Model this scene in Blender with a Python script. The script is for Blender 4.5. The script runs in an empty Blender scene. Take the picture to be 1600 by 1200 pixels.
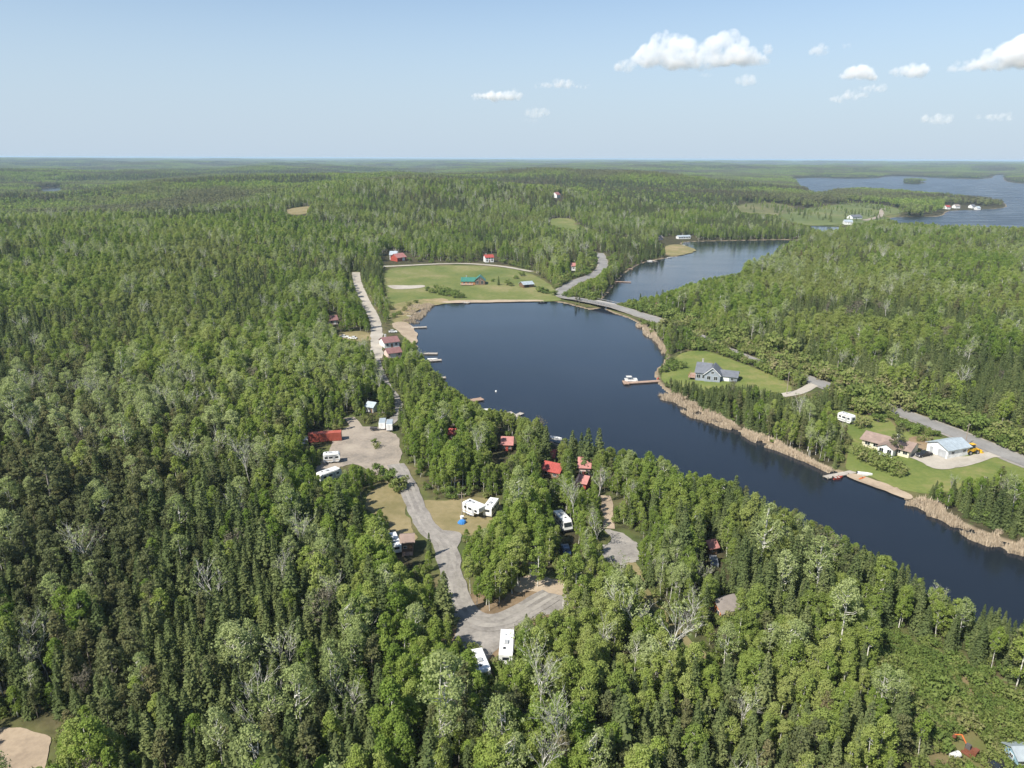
import bpy, bmesh, math, random
import numpy as np
from mathutils import Vector, Matrix

rng = np.random.default_rng(7)
random.seed(7)
C = bpy.context.scene
COL = C.collection

# ------------------------------------------------------------------ camera, sky, sun, exposure
F_PX = 1142.0                                   # focal length in pixels of the 1600 px wide photograph
CAM_Z = 92.0
PITCH = math.atan(353.0 / F_PX)
ROLL = math.radians(0.22)
cam_data = bpy.data.cameras.new('camera')
cam_data.sensor_width = 36.0
cam_data.lens = 36.0 * F_PX / 1600.0
cam_data.clip_start = 1.0
cam_data.clip_end = 120000.0
cam = bpy.data.objects.new('camera', cam_data)
COL.objects.link(cam)
cam.location = (0, 0, CAM_Z)
CAM_ROT = Matrix.Rotation(math.pi / 2 - PITCH, 3, 'X') @ Matrix.Rotation(ROLL, 3, 'Z')
cam.rotation_euler = CAM_ROT.to_euler()
C.camera = cam

SUN_DIR = Vector((-0.74, -0.67, 0.0)).normalized() * math.cos(math.radians(47)) + Vector((0, 0, math.sin(math.radians(47))))
world = bpy.data.worlds.new('World')
C.world = world
world.use_nodes = True
wn = world.node_tree.nodes
wl = world.node_tree.links
wn.clear()
w_out = wn.new('ShaderNodeOutputWorld')
w_bg = wn.new('ShaderNodeBackground')
w_sky = wn.new('ShaderNodeTexSky')
w_sky.sky_type = 'NISHITA'
w_sky.sun_disc = False
w_sky.sun_elevation = math.radians(47)
w_sky.sun_rotation = math.atan2(SUN_DIR.x, SUN_DIR.y)
w_sky.altitude = 300
w_sky.air_density = 1.0
w_sky.dust_density = 0.6
w_sky.ozone_density = 2.2
w_bg.inputs['Strength'].default_value = 0.084
w_geo = wn.new('ShaderNodeTexCoord'); w_sep = wn.new('ShaderNodeSeparateXYZ')
wl.new(w_geo.outputs['Generated'], w_sep.inputs[0])
w_rmp = wn.new('ShaderNodeValToRGB')                    # pale summer haze low in the sky, all round
w_rmp.color_ramp.interpolation = 'EASE'
for _el, (_p, _c) in zip([w_rmp.color_ramp.elements[0], w_rmp.color_ramp.elements[1]], ((0.0, 0.92), (0.29, 0.0))):
    _el.position = _p; _el.color = (_c, _c, _c, 1)
wl.new(w_sep.outputs[2], w_rmp.inputs[0])
w_mix = wn.new('ShaderNodeMix'); w_mix.data_type = 'RGBA'
wl.new(w_rmp.outputs[0], w_mix.inputs[0]); wl.new(w_sky.outputs[0], w_mix.inputs[6])
w_mix.inputs[7].default_value = (3.65, 4.5, 5.45, 1)
wl.new(w_mix.outputs[2], w_bg.inputs['Color'])
wl.new(w_bg.outputs[0], w_out.inputs['Surface'])

sun_data = bpy.data.lights.new('sun', 'SUN')
sun_data.energy = 4.4
sun_data.angle = math.radians(0.5)
sun_data.color = (1.0, 0.95, 0.86)
sun = bpy.data.objects.new('sun', sun_data)
sun.rotation_euler = SUN_DIR.to_track_quat('Z', 'Y').to_euler()
sun.location = (0, 0, 200)
COL.objects.link(sun)

C.view_settings.view_transform = 'Standard'
C.view_settings.look = 'None'
C.view_settings.gamma = 1.0
C.view_settings.use_curve_mapping = False
C.view_settings.exposure = 0.80
C.render.engine = 'CYCLES'
C.cycles.max_bounces = 10
C.cycles.diffuse_bounces = 3
C.cycles.glossy_bounces = 2
C.cycles.transmission_bounces = 2
C.cycles.transparent_max_bounces = 64
C.cycles.volume_bounces = 10
C.cycles.caustics_reflective = False
C.cycles.caustics_refractive = False
C.cycles.use_denoising = True

HAZE_DENSITY = 6.2e-5

# ------------------------------------------------------------------ survey helpers: photograph <-> world
_R = np.array(CAM_ROT)
def ray(px, py):
    v = np.array([(px - 800.0) / F_PX, -(py - 600.0) / F_PX, -1.0])
    return _R @ v
def P0(px, py, z=0.0):
    d = ray(px, py)
    t = (z - CAM_Z) / d[2]
    return np.array([d[0] * t, d[1] * t])
def project(x, y, z):
    q = np.stack([x, y, z - CAM_Z], -1) @ _R
    dep = -q[..., 2]
    dep = np.where(dep < 1, 1, dep)
    return 800 + q[..., 0] / dep * F_PX, 600 - q[..., 1] / dep * F_PX, dep
def poly(pts, z=0.0):
    return np.array([P0(a, b, z) for a, b in pts])

def ss(x, a, b):
    t = np.clip((x - a) / (b - a), 0, 1)
    return t * t * (3 - 2 * t)
def _hash(i, j, s):
    n = (i.astype(np.int64) * 374761393 + j.astype(np.int64) * 668265263 + s * 974634779) & 0xffffffff
    n = ((n ^ (n >> 13)) * 1274126177) & 0xffffffff
    return ((n ^ (n >> 16)) & 0xffff) / 65535.0
def vnoise(x, y, s=0):
    i = np.floor(x); j = np.floor(y)
    u = x - i; v = y - j
    u = u * u * (3 - 2 * u); v = v * v * (3 - 2 * v)
    a = _hash(i, j, s); b = _hash(i + 1, j, s); c = _hash(i, j + 1, s); d = _hash(i + 1, j + 1, s)
    return (a * (1 - u) + b * u) * (1 - v) + (c * (1 - u) + d * u) * v
def fbm(x, y, s=0, o=3):
    t = 0; a = 0.5; n = 0
    for k in range(o):
        t = t + a * vnoise(x, y, s + k * 17); n += a
        x = x * 2.03 + 13.1; y = y * 2.03 + 7.7; a *= 0.5
    return t / n
def sdf(x, y, pg):
    """signed distance to polygon (negative inside), vectorised"""
    x = np.asarray(x, float); y = np.asarray(y, float)
    d2 = np.full(x.shape, 1e30); ins = np.zeros(x.shape, bool)
    n = len(pg)
    for k in range(n):
        ax, ay = pg[k]; bx, by = pg[(k + 1) % n]
        ex, ey = bx - ax, by - ay
        wx, wy = x - ax, y - ay
        t = np.clip((wx * ex + wy * ey) / (ex * ex + ey * ey + 1e-12), 0, 1)
        d2 = np.minimum(d2, (wx - ex * t) ** 2 + (wy - ey * t) ** 2)
        c = (ay <= y) != (by <= y)
        if c.any():
            xi = ax + (y - ay) * ex / (ey if abs(ey) > 1e-12 else 1e-12)
            ins ^= c & (x < xi)
    d = np.sqrt(d2)
    return np.where(ins, -d, d)
def path_dist(x, y, pts):
    d2 = np.full(np.shape(x), 1e30)
    for (ax, ay), (bx, by) in zip(pts[:-1], pts[1:]):
        ex, ey = bx - ax, by - ay
        wx, wy = x - ax, y - ay
        t = np.clip((wx * ex + wy * ey) / (ex * ex + ey * ey + 1e-12), 0, 1)
        d2 = np.minimum(d2, (wx - ex * t) ** 2 + (wy - ey * t) ** 2)
    return np.sqrt(d2)
def smooth_closed(pg, it=2):
    for _ in range(it):
        q = np.roll(pg, -1, 0)
        pg = np.stack([pg * .75 + q * .25, pg * .25 + q * .75], 1).reshape(-1, 2)
    return pg
def smooth_open(p, it=3):
    p = np.array(p, float)
    for _ in range(it):
        a = p[:-1] * .75 + p[1:] * .25; b = p[:-1] * .25 + p[1:] * .75
        p = np.concatenate([p[:1], np.stack([a, b], 1).reshape(-1, 2), p[-1:]])
    return p

# ------------------------------------------------------------------ the lakes (true shorelines, level 0)
W1 = smooth_closed(poly([(637, 492), (655, 479), (700, 473.5), (760, 471.5), (850, 470.5), (880, 473), (905, 480), (922, 484.5), (933, 482), (944, 482), (948, 485.5),
    (960, 490), (990, 500), (1010, 516), (1030, 535), (1041, 551), (1038, 566), (1022, 580), (1024, 596), (1038, 610), (1062, 626), (1100, 648), (1130, 661),
    (1180, 687), (1250, 715), (1290, 733), (1330, 745), (1385, 765), (1425, 785), (1460, 801), (1520, 831), (1600, 856), (1760, 935), (1960, 1040),
    (2050, 1180), (1800, 1105), (1690, 1050), (1600, 1008), (1560, 985), (1480, 962), (1420, 925), (1330, 880), (1240, 835), (1140, 788), (1060, 762), (1000, 745), (945, 722),
    (870, 694), (820, 672), (760, 650), (715, 626), (686, 600), (660, 572), (652, 552), (646, 525), (640, 508)]), 2)
W2 = smooth_closed(poly([(934, 474), (945, 464), (958, 448), (970, 433), (985, 420), (1010, 408.5), (1050, 402), (1078, 396), (1086, 391), (1076, 385), (1062, 381), (1072, 377.5), (1150, 376), (1260, 374),
    (1245, 384), (1215, 397), (1196, 412), (1182, 430), (1120, 447), (1060, 462), (1010, 472), (980, 479), (955, 479), (944, 476)]), 2)
W3 = smooth_closed(poly([(1236, 279.5), (1270, 277.5), (1310, 279), (1370, 279), (1385, 275.5), (1420, 275.5), (1480, 279), (1550, 280), (1552, 274), (1572, 273), (1566, 280), (1580, 286), (1640, 289), (1720, 283),
    (1800, 300), (1760, 345), (1680, 366), (1600, 371), (1500, 366), (1440, 358), (1395, 349), (1380, 343), (1400, 339), (1440, 339), (1474, 338), (1478, 329), (1520, 328), (1565, 326), (1576, 321.5), (1560, 312), (1500, 305),
    (1440, 301), (1370, 296), (1330, 294), (1300, 297), (1280, 303), (1262, 296), (1245, 288)]), 1)
W4 = smooth_closed(poly([(1262, 352.5), (1300, 354), (1335, 357), (1350, 362), (1335, 366), (1300, 366), (1270, 362), (1258, 357)]), 1)
W5 = smooth_closed(poly([(52, 296.5), (70, 294), (102, 292), (108, 294.5), (90, 299), (64, 299.5)]), 1)
ISLAND = smooth_closed(poly([(1410, 286), (1415, 283.6), (1440, 283.6), (1449, 286), (1435, 287.6), (1415, 287.6)]), 1)
WATERS = [W1, W2, W3, W4, W5]
def water_d(x, y):
    d = np.full(np.shape(x), 1e9)
    for w in WATERS:
        d = np.minimum(d, sdf(x, y, w))
    return np.maximum(d, -sdf(x, y, ISLAND))

HILLS = [((270, 300), 330, 30), ((480, 304), 260, 18), ((560, 330), 200, 12), ((650, 340), 170, 12), ((820, 332), 220, 15), ((960, 304), 380, 26), ((1120, 322), 240, 10), ((700, 290), 500, 14), ((330, 405), 130, 11), ((140, 440), 130, 12), ((455, 372), 130, 12), ((30, 380), 160, 10), ((1300, 430), 140, 6), ((85, 310), 330, -18), ((80, 300), 420, -16)]
HILLS = [(P0(*p), r, a) for p, r, a in HILLS]
def H(x, y, d=None):
    x = np.asarray(x, float); y = np.asarray(y, float)
    if d is None:
        d = water_d(x, y)
    r = np.hypot(x, y)
    land = 0.2 + 3.0 * (1 - np.exp(-np.maximum(d, 0) / 35))
    h = (fbm(x / 540 + 3.3, y / 540, 5, 3) - 0.38) * 66 * ss(r, 380, 1600) * ss(d, 60, 700)
    h = h + (fbm(x / 2600, y / 2600 + 9.1, 11, 3) - 0.30) * 92 * ss(r, 2500, 9000) * ss(d, 100, 1500)
    h = h + fbm(x / 5200, y / 5200 + 2.0, 31, 2) * 60 * ss(r, 9000, 20000)
    h = h + (fbm(x / 60, y / 60, 3, 2) - 0.5) * 1.6 * ss(d, 15, 60)
    for c, rad, a in HILLS:
        h = h + a * np.exp(-((x - c[0]) ** 2 + (y - c[1]) ** 2) / (rad * rad)) * ss(d, 30, 250)
    h = np.minimum(np.where(h > 50, 50 + (h - 50) * .30, h), 76)
    bed = -0.35 - np.minimum(3.0, np.maximum(-d, 0) * 0.12)
    return np.where(d > 0, np.maximum(land + h, 0.2), bed)
def P(px, py):
    """point of the ground seen at a pixel: x, y, z"""
    d = ray(px, py)
    t0 = (0.0 - CAM_Z) / d[2]
    ts = t0 * np.linspace(0.35, 1.0, 260)
    xs = d[0] * ts; ys = d[1] * ts; zs = CAM_Z + d[2] * ts
    g = zs - np.maximum(H(xs, ys), 0)
    k = int(np.argmax(g < 0)) if (g < 0).any() else len(ts) - 1
    if k > 0 and g[k] < 0:
        f = g[k - 1] / (g[k - 1] - g[k])
        t = ts[k - 1] + f * (ts[k] - ts[k - 1])
    else:
        t = ts[k]
    x, y = d[0] * t, d[1] * t
    return np.array([x, y, float(max(H(np.array([x]), np.array([y]))[0], 0.0))])
def G(pts):
    return np.array([P(a, b)[:2] for a, b in pts])

# ------------------------------------------------------------------ mesh and material helpers
class MB:
    def __init__(s):
        s.v = []; s.f = []
    def add(s, v, f):
        n = len(s.v)
        s.v += [tuple(map(float, p)) for p in v]
        s.f += [tuple(i + n for i in q) for q in f]
        return s
    def box(s, c, size, rz=0.0, taper=1.0):
        cx, cy, cz = c; a, b, h = size[0] / 2, size[1] / 2, size[2] / 2
        co, si = math.cos(rz), math.sin(rz)
        v = []
        for zz, k in ((-h, 1), (h, taper)):
            for xx, yy in ((-a, -b), (a, -b), (a, b), (-a, b)):
                xx *= k; yy *= k
                v.append((cx + xx * co - yy * si, cy + xx * si + yy * co, cz + zz))
        return s.add(v, [(3, 2, 1, 0), (4, 5, 6, 7), (0, 1, 5, 4), (1, 2, 6, 5), (2, 3, 7, 6), (3, 0, 4, 7)])
    def prism(s, prof, y0, y1):
        """profile in x,z (counter-clockwise seen from -y), pushed from y0 to y1"""
        n = len(prof)
        v = [(x, y0, z) for x, z in prof] + [(x, y1, z) for x, z in prof]
        f = [tuple(range(n)), tuple(range(2 * n - 1, n - 1, -1))]
        f += [(i, i + n, (i + 1) % n + n, (i + 1) % n) for i in range(n)]
        return s.add(v, f)
    def prism_x(s, prof, x0, x1):
        n = len(prof)
        v = [(x0, y, z) for y, z in prof] + [(x1, y, z) for y, z in prof]
        f = [tuple(range(n - 1, -1, -1)), tuple(range(n, 2 * n))]
        f += [(i, (i + 1) % n, (i + 1) % n + n, i + n) for i in range(n)]
        return s.add(v, f)
    def tube(s, a, b, r0, r1=None, n=6, cap=True):
        a = Vector(a); b = Vector(b); r1 = r0 if r1 is None else r1
        d = (b - a).normalized()
        u = d.orthogonal().normalized(); w = d.cross(u)
        v = []
        for p, r in ((a, r0), (b, r1)):
            for k in range(n):
                t = 2 * math.pi * k / n
                v.append(p + (u * math.cos(t) + w * math.sin(t)) * r)
        f = [(k, (k + 1) % n, (k + 1) % n + n, k + n) for k in range(n)]
        if cap:
            f += [tuple(range(n - 1, -1, -1)), tuple(range(n, 2 * n))]
        return s.add(v, f)
    def mesh(s, name, mat):
        me = bpy.data.meshes.new(name)
        me.from_pydata(s.v, [], s.f)
        if mat is not None:
            me.materials.append(mat)
        me.update()
        return me
    def build(s, name, mat, parent=None):
        o = bpy.data.objects.new(name, s.mesh(name, mat))
        COL.objects.link(o)
        if parent is not None:
            o.parent = parent
        return o

def thing(name, label, cat, loc=(0, 0, 0), rz=0.0, group=None):
    o = bpy.data.objects.new(name, None)
    o.empty_display_size = 0.5
    COL.objects.link(o)
    o.location = loc; o.rotation_euler = (0, 0, rz)
    o['label'] = label; o['category'] = cat
    if group: o['group'] = group
    return o
def tag(o, label, cat, group=None):
    o['label'] = label; o['category'] = cat
    if group: o['group'] = group
    return o
def np_mesh(name, v, tris, mat, smooth=False):
    me = bpy.data.meshes.new(name)
    v = np.asarray(v, np.float32); tris = np.asarray(tris, np.int32)
    n, k = tris.shape
    me.vertices.add(len(v)); me.vertices.foreach_set('co', v.ravel())
    me.loops.add(n * k); me.loops.foreach_set('vertex_index', tris.ravel())
    me.polygons.add(n); me.polygons.foreach_set('loop_start', np.arange(n, dtype=np.int32) * k)
    try:
        me.polygons.foreach_set('loop_total', np.full(n, k, np.int32))
    except Exception:
        pass
    if smooth:
        me.polygons.foreach_set('use_smooth', np.ones(n, bool))
    me.materials.append(mat) if mat else None
    me.update(calc_edges=True)
    return me

class N:
    """tiny node-graph helper"""
    def __init__(s, name):
        s.m = bpy.data.materials.new(name); s.m.use_nodes = True
        s.t = s.m.node_tree; s.t.nodes.clear()
        s.out = s.t.nodes.new('ShaderNodeOutputMaterial')
    def n(s, typ, **kw):
        x = s.t.nodes.new(typ)
        for k, v in kw.items():
            if k.startswith('i_'):
                x.inputs[k[2:].replace('_', ' ')].default_value = v
            else:
                setattr(x, k, v)
        return x
    def l(s, a, b):
        s.t.links.new(a, b)
    def pos(s):
        return s.n('ShaderNodeNewGeometry').outputs['Position']
    def noise(s, scale, detail=3.0, vec=None, rough=0.55):
        x = s.n('ShaderNodeTexNoise'); x.inputs['Scale'].default_value = scale
        x.inputs['Detail'].default_value = detail; x.inputs['Roughness'].default_value = rough
        s.l(vec if vec is not None else s.pos(), x.inputs['Vector'])
        return x.outputs['Fac']
    def ramp(s, fac, stops, interp='LINEAR'):
        x = s.n('ShaderNodeValToRGB'); e = x.color_ramp
        e.interpolation = interp
        while len(e.elements) < len(stops): e.elements.new(0.5)
        for el, (p, c) in zip(e.elements, stops):
            el.position = p; el.color = (*c, 1) if len(c) == 3 else c
        s.l(fac, x.inputs['Fac'])
        return x.outputs['Color']
    def mix(s, fac, a, b, blend='MIX'):
        x = s.n('ShaderNodeMix', data_type='RGBA', blend_type=blend)
        for sock, val in ((x.inputs[0], fac), (x.inputs[6], a), (x.inputs[7], b)):
            if hasattr(val, 'is_linked'): s.l(val, sock)
            elif isinstance(val, (tuple, list)): sock.default_value = (*val, 1) if len(val) == 3 else val
            else: sock.default_value = val
        return x.outputs[2]
    def math(s, op, a, b=0.0, c=0.0):
        x = s.n('ShaderNodeMath', operation=op)
        for k, val in enumerate((a, b, c)):
            if hasattr(val, 'is_linked'): s.l(val, x.inputs[k])
            else: x.inputs[k].default_value = val
        return x.outputs[0]
    def attr(s, name):
        return s.n('ShaderNodeAttribute', attribute_name=name).outputs['Fac']
    def bump(s, h, strength=0.3, dist=0.2):
        x = s.n('ShaderNodeBump'); x.inputs['Strength'].default_value = strength; x.inputs['Distance'].default_value = dist
        s.l(h, x.inputs['Height'])
        return x.outputs[0]
    def principled(s, col, rough=0.7, metal=0.0, nrm=None, spec=0.3):
        b = s.n('ShaderNodeBsdfPrincipled')
        if hasattr(col, 'is_linked'): s.l(col, b.inputs['Base Color'])
        else: b.inputs['Base Color'].default_value = (*col, 1)
        if hasattr(rough, 'is_linked'): s.l(rough, b.inputs['Roughness'])
        else: b.inputs['Roughness'].default_value = rough
        b.inputs['Metallic'].default_value = metal
        b.inputs['Specular IOR Level'].default_value = spec
        if nrm is not None: s.l(nrm, b.inputs['Normal'])
        s.l(b.outputs[0], s.out.inputs['Surface'])
        return s.m

def paint(name, col, rough=0.5, metal=0.0, var=0.12, scale=0.8):
    """a painted or plain surface with light wear"""
    g = N(name)
    tc = g.n('ShaderNodeTexCoord').outputs['Object']
    n = g.noise(scale, 4, tc)
    dark = tuple(c * (1 - var * 1.6) for c in col); light = tuple(min(1, c * (1 + var)) for c in col)
    c = g.ramp(n, [(0.3, dark), (0.7, light)])
    return g.principled(c, rough, metal)
def leaf_mat(name, stops, stand=None, transl=0.3):
    """foliage: colour differs from tree to tree, stand to stand and spray to spray"""
    g = N(name)
    r = g.n('ShaderNodeObjectInfo').outputs['Random']
    tint = g.attr('tint')
    n1 = g.noise(0.011, 2)
    a = g.math('MULTIPLY_ADD', r, 0.62, g.math('MULTIPLY', tint, 0.38))
    f = g.math('ADD', g.math('MULTIPLY', a, 0.72), g.math('MULTIPLY', g.math('SUBTRACT', n1, 0.28), 0.95))
    c = g.ramp(f, stops)
    if stand:
        n2 = g.noise(0.0065, 4)
        k = g.ramp(n2, [(0.50, (0, 0, 0)), (0.62, (1, 1, 1))])
        kk = g.math('MULTIPLY', k, 0.6)
        c = g.mix(kk, c, stand)
    d = g.n('ShaderNodeBsdfDiffuse'); t = g.n('ShaderNodeBsdfTranslucent')
    g.l(c, d.inputs['Color'])
    g.l(g.mix(transl, (0, 0, 0), c), t.inputs['Color'])
    m = g.n('ShaderNodeAddShader')
    g.l(d.outputs[0], m.inputs[0]); g.l(t.outputs[0], m.inputs[1])
    g.l(m.outputs[0], g.out.inputs['Surface'])
    return g.m

M = {}
ASPEN = [(0.12, (0.070, 0.110, 0.024)), (0.38, (0.108, 0.156, 0.033)), (0.62, (0.150, 0.192, 0.043)), (0.92, (0.205, 0.228, 0.078))]
M['aspen'] = leaf_mat('aspen_leaves', ASPEN, (0.155, 0.165, 0.062), 0.9)
M['birch'] = leaf_mat('birch_leaves', [(0.1, (0.145, 0.180, 0.065)), (0.5, (0.19, 0.222, 0.088)), (0.9, (0.235, 0.262, 0.12))], None, 0.8)
M['spruce'] = leaf_mat('spruce_needles', [(0.1, (0.054, 0.074, 0.030)), (0.5, (0.086, 0.110, 0.042)), (0.9, (0.132, 0.150, 0.060))], None, 0.6)
M['pine'] = leaf_mat('pine_needles', [(0.1, (0.058, 0.070, 0.033)), (0.5, (0.090, 0.102, 0.045)), (0.8, (0.122, 0.124, 0.055)), (0.97, (0.150, 0.122, 0.068))], None, 0.65)
M['shrub'] = leaf_mat('shrub_leaves', [(0.1, (0.066, 0.094, 0.028)), (0.42, (0.098, 0.136, 0.037)), (0.68, (0.132, 0.158, 0.048)), (0.95, (0.175, 0.155, 0.084))], None, 0.8)
M['twig'] = leaf_mat('bare_twigs', [(0.1, (0.105, 0.095, 0.062)), (0.9, (0.165, 0.150, 0.105))], None, 0.1)
M['reed'] = leaf_mat('dry_reeds', [(0.1, (0.17, 0.165, 0.08)), (0.3, (0.30, 0.245, 0.175)), (0.9, (0.47, 0.39, 0.29))], None, 0.25)
def bark(name, a, b):
    g = N(name)
    c = g.ramp(g.noise(1.6, 3), [(0.38, a), (0.55, b)])
    return g.principled(c, 0.85)
M['white_bark'] = bark('white_bark', (0.28, 0.26, 0.22), (0.62, 0.60, 0.54))
M['grey_bark'] = bark('grey_bark', (0.12, 0.10, 0.085), (0.26, 0.23, 0.20))

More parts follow.
